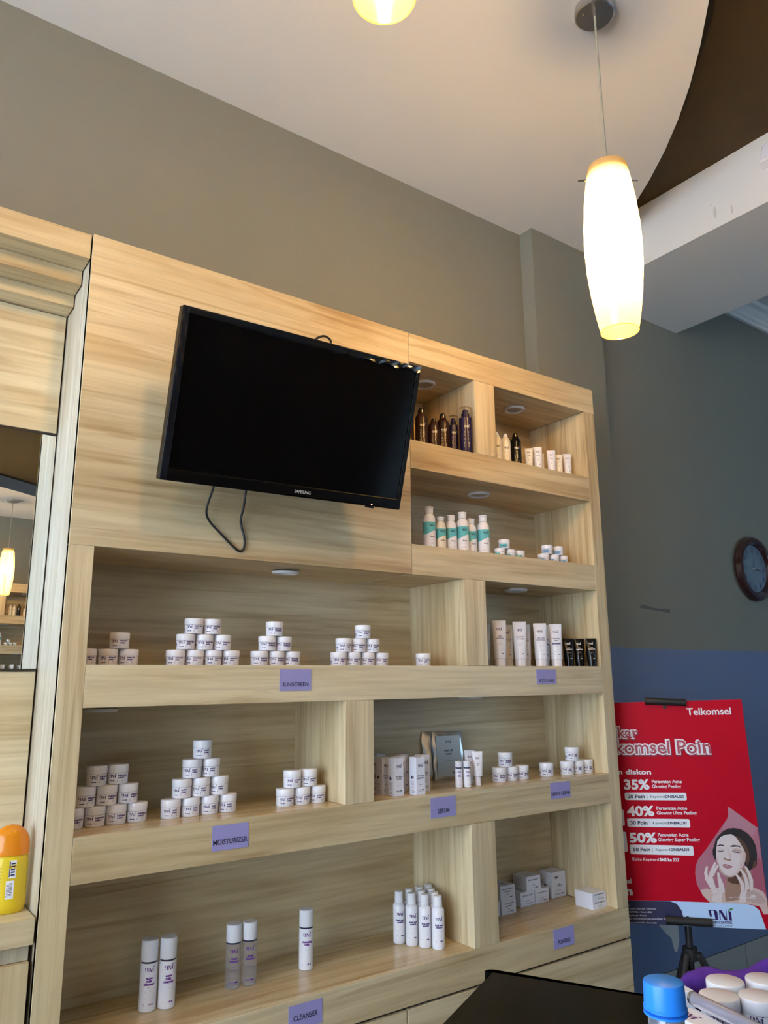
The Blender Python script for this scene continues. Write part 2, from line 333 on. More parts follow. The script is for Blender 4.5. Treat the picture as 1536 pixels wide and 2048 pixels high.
# mirror on the opposite wall
om = empty('wall_mirror', (0.8, YF + 0.045, 0), math.radians(-1.9))
tag(om, 'large frameless mirror on the wall opposite the shelving', 'mirror')
part('glass', B(-1.3, 1.5, -0.004, 0.004, -0.5, 1.95), M_mirror, om); part('backing', B(-1.3, 1.5, -0.02, -0.005, -0.5, 1.95), M_white, om)

# ------------------------------------------------------------------ main shelf unit
X = {'X0': 0.0, 'X1': 0.06, 'X2': 1.0454, 'X3': 1.3418, 'X4': 1.44, 'X5': 1.9398, 'X6': 2.0, 'X7': 1.2646, 'X8': 1.3608, 'X9': 0.7944, 'X10': 0.8922, 'X11': 1.2628, 'X12': 1.3646}
Z = {'Z0': 1.1192, 'Z1': 1.014, 'Z2': 0.738, 'Z3': 0.6404, 'Z4': 0.3852, 'Z5': 0.2864, 'Z6': 0.0, 'Z7': -0.0998, 'Z8': -0.3866, 'Z9': -0.4872, 'Z10': -0.8452, 'Z11': -0.9466}
D = 0.301
cab = empty('display_cabinet', (0, 0, ZF)); tag(cab, 'tall pale oak shelf unit with open compartments and television panel', 'shelf unit')
def cp(name, x0, x1, y0, y1, z0, z1, material, bevel=0.0008, off=True):
    o = part(name, B(x0, x1, y0, y1, z0, z1), material, cab, bevel); o.location = (0, 0, -ZF); return o
G = 0.0006
cp('back_panel', 0.0, 1.958, D, D + 0.016, ZF, Z['Z0'], WH)
# side panel and posts
cp('side_panel', 0.0, 0.018, 0.003, D, ZF, Z['Z0'] - 0.001, WL)
cp('left_post', X['X0'], X['X1'], 0, 0.02, ZF, Z['Z5'] - G, WV); cp('post_lining', 0.018 + G, X['X1'], 0.02, D, ZF, Z['Z5'] - G, WV)
cp('right_post', X['X5'] + G, X['X6'], 0, 0.24, Z['Z10'] + G, Z['Z1'] - G, WV); cp('post_lining', X['X5'] + G, 1.957, 0.24, D, Z['Z10'], Z['Z1'] - G, WV)
# television panel, top rail
cp('television_panel', X['X0'], X['X2'] - G, 0, 0.02, Z['Z5'], Z['Z0'], WH); cp('panel_side', X['X2'] - 0.02, X['X2'] - G, 0.02, D, Z['Z5'] + 0.02, Z['Z1'], WV)
cp('top_rail', X['X2'] + G, X['X6'], 0, 0.0195, Z['Z1'], Z['Z0'], WH); cp('top_board', 0.0, X['X6'], 0.021, 0.24, Z['Z0'] - 0.02, Z['Z0'] - 0.001, WH); cp('ceiling_board', X['X2'] + G, X['X5'], 0.02, D, Z['Z1'] - 0.0, Z['Z1'] + 0.02, WH)
cp('ceiling_board', X['X1'], X['X2'] - 0.021, 0.02, D, Z['Z5'], Z['Z5'] + 0.018, WH)
def shelf(x0, x1, zb, zt):
    cp('shelf_front', x0, x1, 0, 0.018, zb, zt, WH); cp('shelf_floor', x0, x1, 0.018 + G, D, zt - 0.018, zt, WY); cp('shelf_ceiling', x0, x1, 0.018 + G, D, zb, zb + 0.018, WH)
shelf(X['X2'] + G, X['X5'], Z['Z3'], Z['Z2']); shelf(X['X2'] + G, X['X5'], Z['Z5'], Z['Z4']); shelf(X['X1'] + G, X['X5'], Z['Z7'], Z['Z6']); shelf(X['X1'] + G, X['X5'], Z['Z9'], Z['Z8'])
cp('plinth_front', X['X1'] + G, X['X6'], 0, 0.018, Z['Z11'] + 0.003, Z['Z10'], WH); cp('shelf_floor', X['X1'] + G, X['X5'], 0.0186, D, Z['Z10'] - 0.018, Z['Z10'], WY)
def divider(a, b, z0, z1): cp('divider', X[a], X[b], 0, D, Z[z0] + G, Z[z1] - G, WV)
divider('X3', 'X4', 'Z2', 'Z1'); divider('X7', 'X8', 'Z6', 'Z5'); divider('X9', 'X10', 'Z8', 'Z7'); divider('X11', 'X12', 'Z10', 'Z9')
cp('drawer_gap', X['X1'] + G, 1.99, 0.012, 0.03, ZF + 0.05, Z['Z10'] - 0.02, M_gap)
for k, (a, b) in enumerate([(X['X1'] + G, 1.0), (1.004, X['X6'])]): cp('drawer_front', a, b, 0, 0.012, ZF + 0.08, Z['Z11'] - 0.005, WH)
cp('base_plinth', X['X1'], X['X6'], 0.05, 0.07, ZF, ZF + 0.08, M_gap); cp('lower_side', 1.982, X['X6'], 0.012 + G, 0.24, ZF, Z['Z10'] - G, WV)
def downlight(x, y, z, r=0.043, drop=0.0, tilt=0.0):
    o = part('downlight', MB().rings([(0.004, r * 0.72), (0.004, r), (0.0015, r), (-0.004, r * 0.93), (-0.004, r * 0.74), (0.002, r * 0.70)], 32, c0=False, c1=False), M_ring, cab)
    o.location = (x, y, z - ZF - 0.0045 - drop); o.rotation_euler = (tilt, 0, 0)
    l = part('lens', MB().rings([(0.001, r * 0.71), (0.0, r * 0.4), (-0.0005, r * 0.1)], 24, c0=True), M_lens, o); return o
downlight(1.215, 0.131, Z['Z1']); downlight(1.68, 0.136, Z['Z1']); downlight(1.487, 0.152, Z['Z3']); downlight(0.664, 0.136, Z['Z5'] + 0.001, drop=0.004, tilt=0.05); downlight(1.643, 0.135, Z['Z5'])
downlight(0.14, 0.14, Z['Z7'], drop=0.007); downlight(1.40, 0.14, Z['Z7'])

# category cards stuck on the shelf fronts
def card(txt, x, z, label, w=0.100, h=0.058, th=0.0125, ty=-0.35, tw=0.082, rot=0):
    o = empty('shelf_label', (x, 0, z)); o.rotation_euler = (0, rot, 0); tag(o, label, 'sign', 'lavender category cards on the shelf fronts')
    part('card', B(-w / 2, w / 2, -0.0016, -0.0004, -h / 2, h / 2), M_lav, o)
    p = P2(); p.text(txt, 0, ty * h - 0.001, th, 'c', bold=0.016, width=tw, res=3); part('lettering', p.mb(front(-0.0019)), M_navy, o)
card('SUNSCREEN', 0.627, -0.040, 'lavender card reading SUNSCREEN', th=0.0105, ty=-0.28)
card('BODY CARE', 1.637, -0.037, 'lavender card reading BODY CARE', h=0.05, th=0.010, tw=0.074)
card('MOISTURIZER', 0.446, -0.428, 'lavender card reading MOISTURIZER', h=0.06, th=0.0125, tw=0.094, ty=-0.25)
card('SERUM', 1.150, -0.425, 'lavender card reading SERUM', tw=0.046, th=0.013, ty=-0.28)
card('NIGHT CREAM', 1.677, -0.421, 'lavender card reading NIGHT CREAM', h=0.053, tw=0.092, th=0.0115, ty=-0.28)
card('CLEANSER', 0.672, -0.886, 'lavender card reading CLEANSER', tw=0.072, th=0.0125, ty=-0.12)
card('POWDER', 1.655, -0.882, 'lavender card reading POWDER', tw=0.060, th=0.0125, ty=-0.28)

# ------------------------------------------------------------------ mirror cabinet on the left
lc = empty('mirror_cabinet', (-0.7, 0.22, ZF)); tag(lc, 'pale oak wall cabinet with stepped cornice and mirror left of the shelf unit', 'cabinet')
def lp(name, x0, x1, y0, y1, z0, z1, material, bevel=0.0008):
    o = part(name, B(x0, x1, y0, y1, z0, z1), material, lc, bevel); o.location = (0.7, -0.22, -ZF); return o
xl, xr = -1.4, -0.003
lp('cornice_step', xl, xr, 0.006, 0.30, 1.047, 1.117, WH); lp('cornice_step', xl, xr, 0.082, 0.30, 1.006, 1.0465, WH); lp('cornice_step', xl, xr, 0.154, 0.30, 0.971, 1.0055, WH)
lp('upper_panel', xl, xr - 0.002, 0.222, 0.24, 0.624, 0.9685, WH); lp('mirror_glass', xl, xr - 0.001, 0.226, 0.232, -0.006, 0.618, M_mirror, 0); lp('carcass_back', xl, xr, 0.241, 0.31, ZF, 0.969, M_gap)
lp('lower_panel', xl, xr - 0.002, 0.222, 0.24, -0.544, -0.013, WH); lp('ledge', xl, xr - 0.001, 0.013, 0.24, -0.598, -0.545, WH)
lp('recess_strip', xl, xr - 0.006, 0.03, 0.05, -0.632, -0.599, WL); lp('door', xl + 0.55, xr - 0.006, 0.016, 0.034, ZF + 0.05, -0.633, WV); lp('door', xl, xl + 0.546, 0.016, 0.034, ZF + 0.05, -0.633, WV)
lp('mirror_edge', xl, xr - 0.001, 0.218, 0.236, -0.0125, -0.0065, M_gap, 0); lp('mirror_edge', xl, xr - 0.001, 0.222, 0.236, 0.6185, 0.6235, M_gap, 0)

# yellow bottle on the ledge
yb = empty('plastic_bottle', (-0.050, 0.105, -0.5446), math.radians(-12)); tag(yb, 'yellow plastic bottle with domed orange cap on the cabinet ledge', 'bottle')
pr_ = [(0, .036, .024), (.004, .039, .027), (.02, .0405, .028), (.10, .0405, .028), (.118, .0395, .027), (.121, .037, .025)]
part('body', MB().rings(pr_, 36), M_yellow, yb)
part('cap', MB().rings([(.1215, .0405, .028), (.130, .0410, .0285), (.15, .0395, .027), (.165, .0345, .0235), (.176, .026, .018), (.183, .014, .010), (.185, .004, .003)], 36), M_orange, yb)
p = P2(); p.band(-.002, .015, .032, .070, 6); p.band(.002, .017, .075, .112, 6); part('label_panel', p.mb(wrap(pr_)), M_pw, yb)
p = P2()
for i in range(11): p.rect(-.001, .036 + i * .0028, .011, .036 + i * .0028 + random.uniform(.0007, .0018))
for i in range(5): p.rect(.006, .080 + i * .006, .0145, .083 + i * .006)
p.rect(.0025, .078, .0045, .110)
for i in range(9): p.rect(-.03, .04 + i * .007, -.012 + random.uniform(-.004, 0), .0415 + i * .007)
part('barcode', p.mb(wrap(pr_, .0006)), M_navy, yb)

# ------------------------------------------------------------------ television
tv = empty('television'); tc_, ta, tt, trl = Vector((.53, -.194, .654)), math.radians(-.276), math.radians(17.189), math.radians(.825)
rx = Vector((math.cos(ta), math.sin(ta), 0)); nn = Vector((math.sin(ta), -math.cos(ta), 0)); zz = Vector((0, 0, 1))
u2 = math.cos(tt) * zz + math.sin(tt) * nn; n2 = math.cos(tt) * nn - math.sin(tt) * zz
rr = math.cos(trl) * rx + math.sin(trl) * u2; uu = -math.sin(trl) * rx + math.cos(trl) * u2
mw = Matrix.Identity(4)
for i in range(3): mw[i][0], mw[i][1], mw[i][2], mw[i][3] = rr[i], -n2[i], uu[i], tc_[i]
tv.matrix_world = mw; tag(tv, 'black flat screen television tilted forward on the oak panel', 'television')
W2, H2 = .365, .215
def frame(x0, x1, z0, z1, l, r_, b_, t_, y0, y1):
    m_ = MB(); O = [(x0, z0), (x1, z0), (x1, z1), (x0, z1)]; I = [(x0 + l, z0 + b_), (x1 - r_, z0 + b_), (x1 - r_, z1 - t_), (x0 + l, z1 - t_)]
    vs = [(a, y, b) for y in (y0, y1) for a, b in O] + [(a, y, b) for y in (y0, y1) for a, b in I]
    fs = []
    for i in range(4):
        j = (i + 1) % 4; fs += [(i, j, 8 + j, 8 + i), (4 + j, 4 + i, 12 + i, 12 + j), (i, 4 + i, 4 + j, j), (8 + j, 12 + j, 12 + i, 8 + i)]
    return m_.add(vs, fs)
part('bezel', frame(-W2, W2, -H2, H2, .020, .013, .031, .017, 0, .03), M_bezel, tv, .003)
part('screen', B(-W2 + .0205, W2 - .0135, .0045, .012, -H2 + .0315, H2 - .0175), M_screen, tv)
part('back_cover', MB().add([(sx * (W2 - .004 - d), y, sz * (H2 - .004 - d)) for y, d in ((.0135, 0.0), (.034, .004), (.062, .06)) for sx, sz in ((-1, -1), (1, -1), (1, 1), (-1, 1))],
     [(3, 2, 1, 0)] + [(k * 4 + i, k * 4 + (i + 1) % 4, k * 4 + 4 + (i + 1) % 4, k * 4 + 4 + i) for k in range(2) for i in range(4)] + [(8, 9, 10, 11)]), M_blackm, tv)
p = P2(); p.text('SAMSUNG', .032, -H2 + .011, .0085, 'c', bold=.0, width=.050, res=3); part('logo_lettering', p.mb(front(-.0004)), M_wprint, tv)
part('standby_light', MB().rings([(-.002, .0012), (0, .0018), (.002, .0012)], 10, cx=.262, cy=-.0012).add([], []), M_led, tv).location = (0, 0, -H2 + .006)
part('sensor_tab', B(.248, .272, .002, .012, -H2 - .005, -H2 - .0002), M_black, tv)
# loose protective film on the bezel
fm = MB(); N = 60
for (a0, a1, z0, z1, amp) in ((-W2 + .01, W2 - .004, H2 - .017, H2 + .001, .004),):
    vs = []
    for i in range(N + 1):
        a = a0 + (a1 - a0) * i / N; sag = .005 * math.sin(PI * i / N) + .003 * math.sin(i * 1.1) * (1 if i > 30 else .25)
        for k in range(4):
            f = k / 3; vs.append((a, -.0015 - amp * abs(math.sin(i * .45 + k * 1.3)) * (1.2 if i > 36 else .45), z0 - sag * (1 - f) + (z1 - z0) * f))
    fm.add(vs, [(i * 4 + k, i * 4 + 4 + k, i * 4 + 5 + k, i * 4 + 1 + k) for i in range(N) for k in range(3)])
part('film_strip', fm, M_film, tv)
fm = MB(); vs = []
for i in range(41):
    z = -H2 + .002 + (2 * H2 - .006) * i / 40
    for k in range(4): vs.append((-W2 + k * .0055, -.0012 - .0018 * abs(math.sin(i * .5 + k)), z))
fm.add(vs, [(i * 4 + k, i * 4 + 1 + k, i * 4 + 5 + k, i * 4 + 4 + k) for i in range(40) for k in range(3)]); part('film_strip', fm, M_film, tv)
# bracket
bk = MB(); bk.box(.40, .66, -.012, -.0005, .56, .76); bk.tube([(.53, -.012, .66), (.53, -.10, .66)], .022, 12)
bo = part('wall_bracket', bk, M_blackm, tv); bo.matrix_parent_inverse = mw.inverted()
def spline(pts, k=8):
    P = [Vector(p) for p in pts]; out = []
    for i in range(len(P) - 1):
        p0, p1, p2, p3 = P[max(i - 1, 0)], P[i], P[i + 1], P[min(i + 2, len(P) - 1)]
        for j in range(k):
            f = j / k; out.append(.5 * ((2 * p1) + (p2 - p0) * f + (2 * p0 - 5 * p1 + 4 * p2 - p3) * f * f + (3 * p1 - p0 - 3 * p2 + p3) * f ** 3))
    return out + [P[-1]]
tag(part('power_cable', MB().tube(spline([(.350, -.06, .50), (.341, -.045, .455), (.335, -.025, .405), (.350, -.012, .380), (.384, -.006, .352), (.425, -.005, .318), (.444, -.005, .307), (.456, -.005, .316), (.456, -.006, .345), (.443, -.008, .388), (.440, -.03, .425), (.438, -.045, .463), (.437, -.06, .50)]), .0032, 8), M_blackm), 'thin black cable looping down below the television', 'cable')
tag(part('antenna_cable', MB().tube(spline([(.60, -.06, .86), (.605, -.07, .90), (.622, -.085, .943), (.652, -.09, .966), (.678, -.085, .966), (.686, -.08, .955), (.675, -.075, .93), (.66, -.065, .87)]), .0036, 8), M_blackm), 'short black cable loop sticking up behind the television top', 'cable')

# ------------------------------------------------------------------ pendant lamps
SH = [(0.0, .051), (.02, .0555), (.06, .0625), (.12, .071), (.19, .0775), (.26, .080), (.33, .0785), (.40, .073), (.46, .0655), (.50, .0590), (.52, .0555)]
def pendant(x, y, zb, label):
    o = empty('pendant_lamp', (x, y, ZC)); tag(o, label, 'lamp', 'amber glass pendant lamps'); z0 = zb - ZC
    part('shade', MB().rings([(z0 + a, r) for a, r in SH], 40, c0=False, c1=False), M_shade, o, sharp=60)
    part('rim', MB().tube([(.051 * math.cos(a), .051 * math.sin(a), z0) for a in [2 * PI * i / 40 for i in range(40)]], .0016, 6, closed=True), M_shade, o)
    part('canopy', MB().rings([(-.028, .046), (-.028, .056), (-.025, .060), (0, .060)], 36), M_steel, o)
    for a in (.6, 2.7): part('screw', MB().rings([(-.0315, .003), (-.031, .0045), (-.028, .0045)], 10, cx=.036 * math.cos(a), cy=.036 * math.sin(a)), M_chrome, o)
    part('cord', MB().tube([(0, 0, -.028), (0, 0, z0 + .44)], .0032, 8), M_cord, o)
    part('socket', MB().rings([(z0 + .36, .016), (z0 + .44, .018), (z0 + .45, .010)], 20), M_white, o)
    part('added_baffle', MB().rings([(z0 + .470, .055), (z0 + .473, .055)], 36), M_white, o)  # added disc, stops bulb light from reaching the ceiling round the canopy
    ax = Vector((math.cos(-.62), math.sin(-.62), 0))
    for s in (-1, 1): part('pin', MB().tube([ax * (s * .050) + Vector((0, 0, z0 + .478)), ax * (s * .088) + Vector((0, 0, z0 + .478))], .0018, 6), M_chrome, o)
    l = bpy.data.lights.new('bulb', 'POINT'); l.energy = PENDANT_W; l.color = WARM; l.shadow_soft_size = 0.04
    lo = bpy.data.objects.new('bulb', l); COL.objects.link(lo); lo.parent = o; lo.location = (0, 0, z0 + .28)
    return o
pendant(1.256, -0.696, 0.905, 'glowing amber glass pendant lamp hanging in full view on a long cord')
pendant(-0.906, -1.458, 1.05, 'unseen amber glass pendant lamp added left of the row for warm light')  # extra unseen lamp, added to bring warm light from the left
pendant(0.175, -1.077, 1.050, 'glowing pendant lamp cut off by the top edge above the television')

# device on the beam
ec = empty('wall_device', (2.407, -0.70, 1.95)); tag(ec, 'small white box mounted high on the beam at the picture edge', 'device')
part('housing', MB().add([(0, -.1, 0), (0, .10, 0.01), (0, .085, .10), (0, -.1, .14), (-.05, -.1, .012), (-.045, .088, .02), (-.03, .075, .095), (-.03, -.1, .135)], [(0, 1, 2, 3), (7, 6, 5, 4), (0, 4, 5, 1), (1, 5, 6, 2), (2, 6, 7, 3), (3, 7, 4, 0)]), M_white, ec, .004)
part('grille', B(-.052, -.05, -.08, .04, .03, .07), M_ring, ec)

# ------------------------------------------------------------------ wall clock
ck = empty('wall_clock', (3.66, YW, .537)); tag(ck, 'round wall clock with dark wood rim on the grey wall', 'clock')
def turned(rs, material, name, parent, n=48):   # lathe about -Y
    m_ = MB().rings(rs, n); m_.v = [(x, -z, y) for x, y, z in m_.v]; m_.f = [f[::-1] for f in m_.f]; return part(name, m_, material, parent)
turned([(0.0005, .165), (.012, .178), (.022, .180), (.03, .172), (.034, .175), (.042, .168), (.046, .150), (.040, .140), (.022, .134), (.018, .133)], M_clockw, 'rim', ck)
turned([(.016, .131), (.0195, .131)], M_clockf, 'face', ck)
p = P2()
for h in range(1, 13):
    a = math.radians(90 - 30 * h); p.text(str(h), .104 * math.cos(a), .104 * math.sin(a) - .012, .025, 'c', bold=.05)
part('numerals', p.mb(lambda u, v: (u, -.0202, v)), M_navy, ck)
for nm, a, l, wd, y in (('hour_hand', 84, .062, .007, -.022), ('minute_hand', -8, .092, .005, -.0235)):
    d = Vector((math.cos(math.radians(a)), math.sin(math.radians(a)))); e_ = Vector((-d.y, d.x)); p = P2()
    p.poly([tuple(-d * .015 - e_ * wd / 2), tuple(d * l * .6 - e_ * wd / 2), tuple(d * l), tuple(d * l * .6 + e_ * wd / 2), tuple(-d * .015 + e_ * wd / 2)]); part(nm, p.mb(lambda u, v: (u, y, v)), M_navy, ck)
turned([(.0195, .008), (.026, .006)], M_steel, 'hub', ck, 16)

# ------------------------------------------------------------------ product prototypes: (part name, mesh, [sub parts])
K = {}
def proto(kind, parts): K[kind] = parts
def lines(p, x, y, n, w, gap, h=.0007):
    for i in range(n): p.rect(x, y - i * gap, x + w * random.uniform(.7, 1), y - i * gap + h)
def jar(kind, txt, h=.0470, r=.0257, back=False):
    hl = h * .40; prof = [(0, r - .0022, r - .0022), (.002, r - .0010, r - .0010), (h - hl - .002, r - .0010, r - .0010)]
    p = P2(); z = h * .16
    p.logo(-.0205, z + .0085, .0070); p.rect(-.019, z + .006, -.007, z + .0066); p.rect(-.018, z, -.011, z + .0016); p.rect(-.0105, z - .0002, -.006, z + .0018)
    for i, t_ in enumerate(txt): p.text(t_, .0015, z + .0118 - i * .0054, .0046, bold=.045, width=min(.023, .0027 * len(t_)))
    lines(p, .000, z + .0032, 3, .017, .0019, .0009)
    if back:
        p.rect(-.038, z, -.034, z + .010); p.rect(-.031, z, -.028, z + .002); p.round(-.0315, z + .004, -.0275, z + .009, .0018)
    proto(kind, [('body', MB().rings(prof + [(h - hl - .0015, r - .002, r - .002)], 36).mesh('jar_body', M_white)),
                 ('lid', MB().rings([(h - hl - .001, r - .0006), (h - hl, r), (h - .0025, r), (h - .0008, r - .0008), (h - .0003, r - .002)], 36).mesh('jar_lid', M_lid)),
                 ('print', p.mb(wrap(prof)).mesh('jar_print', M_print))])
S3 = .0418
jar('j_acne', ['acne de', 'cream'], S3); jar('j_suna', ['sunscreen', 'acne'], S3, back=True); jar('j_sunw', ['sunscreen', 'whitening'], S3); jar('j_sunc', ['sunscreen', 'cream'], S3, back=True); jar('j_gel', ['sunscreen', 'gel'], S3)
jar('j_bright', ['brightening', 'cream+']); jar('j_nutri', ['nutri', 'cream']); jar('j_prot', ['protective', 'cream']); jar('j_night', ['lightening', 'special']); jar('j_night2', ['night', 'cream'], back=True)
def smalljar(kind, lab):
    h, r = .0345, .0205; prof = [(0, r, r), (h * .6, r, r)]; p = P2(); p.band(-.024, .004, .003, .017, 10); q = P2(); q.logo(-.014, .007, .005); lines(q, .006, .013, 4, .012, .003)
    proto(kind, [('body', MB().rings([(0, r - .002), (.0015, r), (h * .58, r)], 28).mesh('small_jar_body', M_white)), ('lid', MB().rings([(h * .58 + .0005, r + .0005), (h * .6, r + .0012), (h - .0015, r + .0012), (h - .0003, r - .0005)], 28).mesh('small_jar_lid', M_lid)),
                 ('label', p.mb(wrap(prof)).mesh('small_jar_label', lab)), ('print', q.mb(wrap(prof, .0006)).mesh('small_jar_print', M_navy))])
smalljar('s_teal', M_teal); smalljar('s_blue', M_bluel)
def tealbottle(kind, h, r, cream=False):
    hb = h * .72; prof = [(0, r, r), (hb, r, r)]; p = P2(); p.band(-r * 1.6, r * 1.5, lambda u: h * (.395 + .05 * math.sin(u / r * 1.6)), h * .64, 20)
    q = P2(); q.logo(-.004, h * .53, .0075); lines(q, -.004, h * .49, 1, .016, .003); q.text('body', -.001, h * .28, .0055, bold=.02); lines(q, -.006, h * .24, 2, .02, .003); lines(q, -.004, h * .15, 2, .016, .004); q.rect(-.002, h * .06, .014, h * .075)
    proto(kind, [('body', MB().rings([(0, r - .003), (.003, r), (hb, r), (hb + .008, r * .92), (hb + .015, r * .66), (hb + .018, r * .60)], 30).mesh('wash_bottle_body', M_cream if cream else M_white)),
                 ('cap', MB().rings([(hb + .0185, r * .66), (hb + .02, r * .68), (h - .006, r * .68), (h - .003, r * .78), (h, r * .74)], 26).mesh('wash_bottle_cap', M_lid)),
                 ('label', p.mb(wrap(prof)).mesh('wash_bottle_label', M_teal)), ('print', q.mb(wrap(prof, .0006)).mesh('wash_bottle_print', M_navy))])
tealbottle('wash_tall', .148, .0215); tealbottle('wash_small', .120, .0185, True); tealbottle('wash_mid', .132, .0205)
def hairbottle(kind, h, r, bodym, capm, printm, clear=False):
    hb = h * .74; prof = [(0, r, r), (hb, r, r)]; q = P2(); q.logo(-.008, h * .52, .0075)
    for i in range(3): lines(q, -.008, h * (.43 - .07 * i), 2, .016, .004, .0014)
    for i in range(4): q.rect(-.009, h * (.10 + .03 * i), .008, h * (.115 + .03 * i))
    if clear:
        pts = [('body', MB().rings([(0, r - .003), (.003, r), (hb, r), (hb + .002, r * .9)], 30).mesh('spray_body', bodym)), ('nozzle', MB().rings([(hb + .002, r * .5), (h * .85, r * .5), (h * .86, r * .35), (h * .93, r * .35)], 20).mesh('spray_nozzle', bodym)),
               ('cap', MB().rings([(hb + .003, r * .97), (h - .002, r * .94), (h, r * .85)], 28, c0=False).mesh('spray_cap', M_clear))]
    else:
        pts = [('body', MB().rings([(0, r - .003), (.003, r), (hb, r), (hb + .008, r * .9), (hb + .017, r * .6), (hb + .02, r * .5)], 30).mesh('hair_bottle_body', bodym)), ('cap', MB().rings([(hb + .0205, r * .54), (h - .008, r * .52), (h - .007, r * .40), (h - .001, r * .36), (h, r * .3)], 24).mesh('hair_bottle_cap', capm))]
    proto(kind, pts + [('print', q.mb(wrap(prof)).mesh('hair_bottle_print', printm))])
hairbottle('hair_tall', .150, .0225, M_amber, M_black, M_wprint); hairbottle('hair_low', .122, .0200, M_amber, M_black, M_wprint)
hairbottle('spray_tall', .172, .0230, M_violetb, M_black, M_wprint, True); hairbottle('spray_low', .150, .0165, M_violetb, M_black, M_wprint, True)
hairbottle('hair_white', .130, .0190, M_cream, M_white, M_navy); hairbottle('hair_black', .142, .0215, M_black, M_black, M_wprint)
def tubek(kind, h, wt, rb, capd, caph, bodym, capm, printm, txt, bar=False):
    prof = [(caph, rb, rb), (caph + (h - caph) * .3, rb + (wt - rb) * .35, rb * .92), (caph + (h - caph) * .65, rb + (wt - rb) * .72, rb * .58), (h * .955, wt, .0016), (h, wt, .0014)]
    q = P2(); q.logo(-.011 * wt / .024, h * .78, .0078 * wt / .024)
    k = wt / .024
    for i, t_ in enumerate(txt): q.text(t_, 0, h * (.64 - .045 * i), .0052 * k, 'c', bold=.02)
    lines(q, -.006 * k, h * .49, 2, .012 * k, .004); lines(q, -.009 * k, h * .38, 3, .018 * k, .0035); q.rect(-.010 * k, h * .27, .004 * k, h * .28); q.rect(.005 * k, h * .268, .010 * k, h * .284)
    if bar: q.band(-.017, .017, h * .515, h * .54, 10)
    proto(kind, [('body', MB().rings(prof, 32).mesh('tube_body', bodym)), ('cap', MB().rings([(0, capd - .001), (.001, capd), (caph - .0006, capd), (caph - .0003, capd - .001)], 28).mesh('tube_cap', capm)), ('print', q.mb(wrap(prof)).mesh('tube_print', printm))])
tubek('body_tube', .160, .0245, .0215, .0195, .026, M_white, M_lid, M_print, ['body', 'whitening']); tubek('body_tube2', .160, .0245, .0215, .0195, .026, M_white, M_lid, M_print, ['sunscreen', 'for body']); tubek('body_tube3', .157, .0245, .0225, .021, .026, M_white, M_lid, M_print, ['hand and', 'body lotion'])
tubek('body_tube4', .157, .0235, .0215, .0195, .026, M_white, M_lid, M_print, ['whitening', 'hand'], True); tubek('cream_tube', .152, .0245, .0215, .0195, .026, M_cream, M_cream, M_print, ['sunscreen', 'for body'])
tubek('black_tube', .104, .0205, .0185, .0170, .016, M_black, M_black, M_wprint, ['hair', 'treatment']); tubek('small_tube', .104, .0170, .0145, .0125, .012, M_white, M_lid, M_navy, ['cream']); tubek('small_cream_tube', .092, .0160, .0135, .0120, .012, M_cream, M_cream, M_navy, ['cream'])
tubek('gel_tube', .108, .0175, .0155, .0098, .030, M_white, M_lid, M_print, ['acne', 'gel'])
def cyl(kind, h, r, hc, bodym, txt, printm=M_purple):
    hb = h - hc; prof = [(0, r, r), (hb, r, r)]; q = P2(); q.logo(-.0105 * r / .021, h * .56, .0090 * r / .021)
    for i, t_ in enumerate(txt): q.text(t_, .001 * r / .02, h * (.46 - .043 * i), .0056 * r / .021, 'c', bold=.055)
    lines(q, -.004, h * .34, 1, .009, .003); lines(q, -.008, h * .30, 2, .018, .003); q.rect(-.012, h * .10, .003, h * .115); q.rect(.004, h * .095, .012, h * .12); lines(q, -.011, h * .075, 1, .022, .003)
    proto(kind, [('body', MB().rings([(0, r - .002), (.002, r), (hb - .003, r)], 32).mesh('cleanser_body', bodym)), ('neck_band', MB().rings([(hb - .003, r - .0025), (hb + .0012, r - .0025)], 28).mesh('cleanser_band', M_navy)),
                 ('cap', MB().rings([(hb + .0013, r - .0004), (hb + .002, r), (h - .0015, r), (h, r - .0015)], 32).mesh('cleanser_cap', M_lid)), ('print', q.mb(wrap(prof)).mesh('cleanser_print', printm))])
cyl('cl_acne', .163, .0215, .050, M_white, ['acne', 'milk', 'cleanser']); cyl('cl_clear', .157, .0205, .045, M_liquid, ['facial', 'cleanser']); cyl('cl_milk', .157, .0205, .046, M_white, ['cleansing', 'milk'])
cyl('serum_bottle', .082, .0122, .020, M_white, ['acne', 'serum'])
def wash(kind):
    h, r = .149, .0195; hb = .108; prof = [(0, r, r), (hb, r, r)]; q = P2(); q.logo(-.0095, h * .55, .0085)
    q.text('facial wash', .001, h * .45, .0050, 'c', bold=.05, width=.026); q.text('sensitive', .001, h * .41, .0050, 'c', bold=.05, width=.020); lines(q, -.008, h * .34, 1, .018, .003); lines(q, -.005, h * .27, 2, .012, .003); q.rect(-.010, h * .16, .003, h * .175); q.rect(.004, h * .155, .011, h * .18); lines(q, -.009, h * .13, 1, .019, .003)
    proto(kind, [('body', MB().rings([(0, r - .003), (.002, r - .0006), (.004, r), (hb, r), (hb + .004, r * .93), (hb + .008, r * .72), (hb + .010, r * .66)], 32).mesh('facial_wash_body', M_white)), ('cap', MB().rings([(hb + .0105, r * .70), (hb + .012, r * .72), (h - .001, r * .66), (h, r * .62)], 26).mesh('facial_wash_cap', M_lid)), ('print', q.mb(wrap(prof)).mesh('facial_wash_print', M_print))])
wash('wash_bottle')
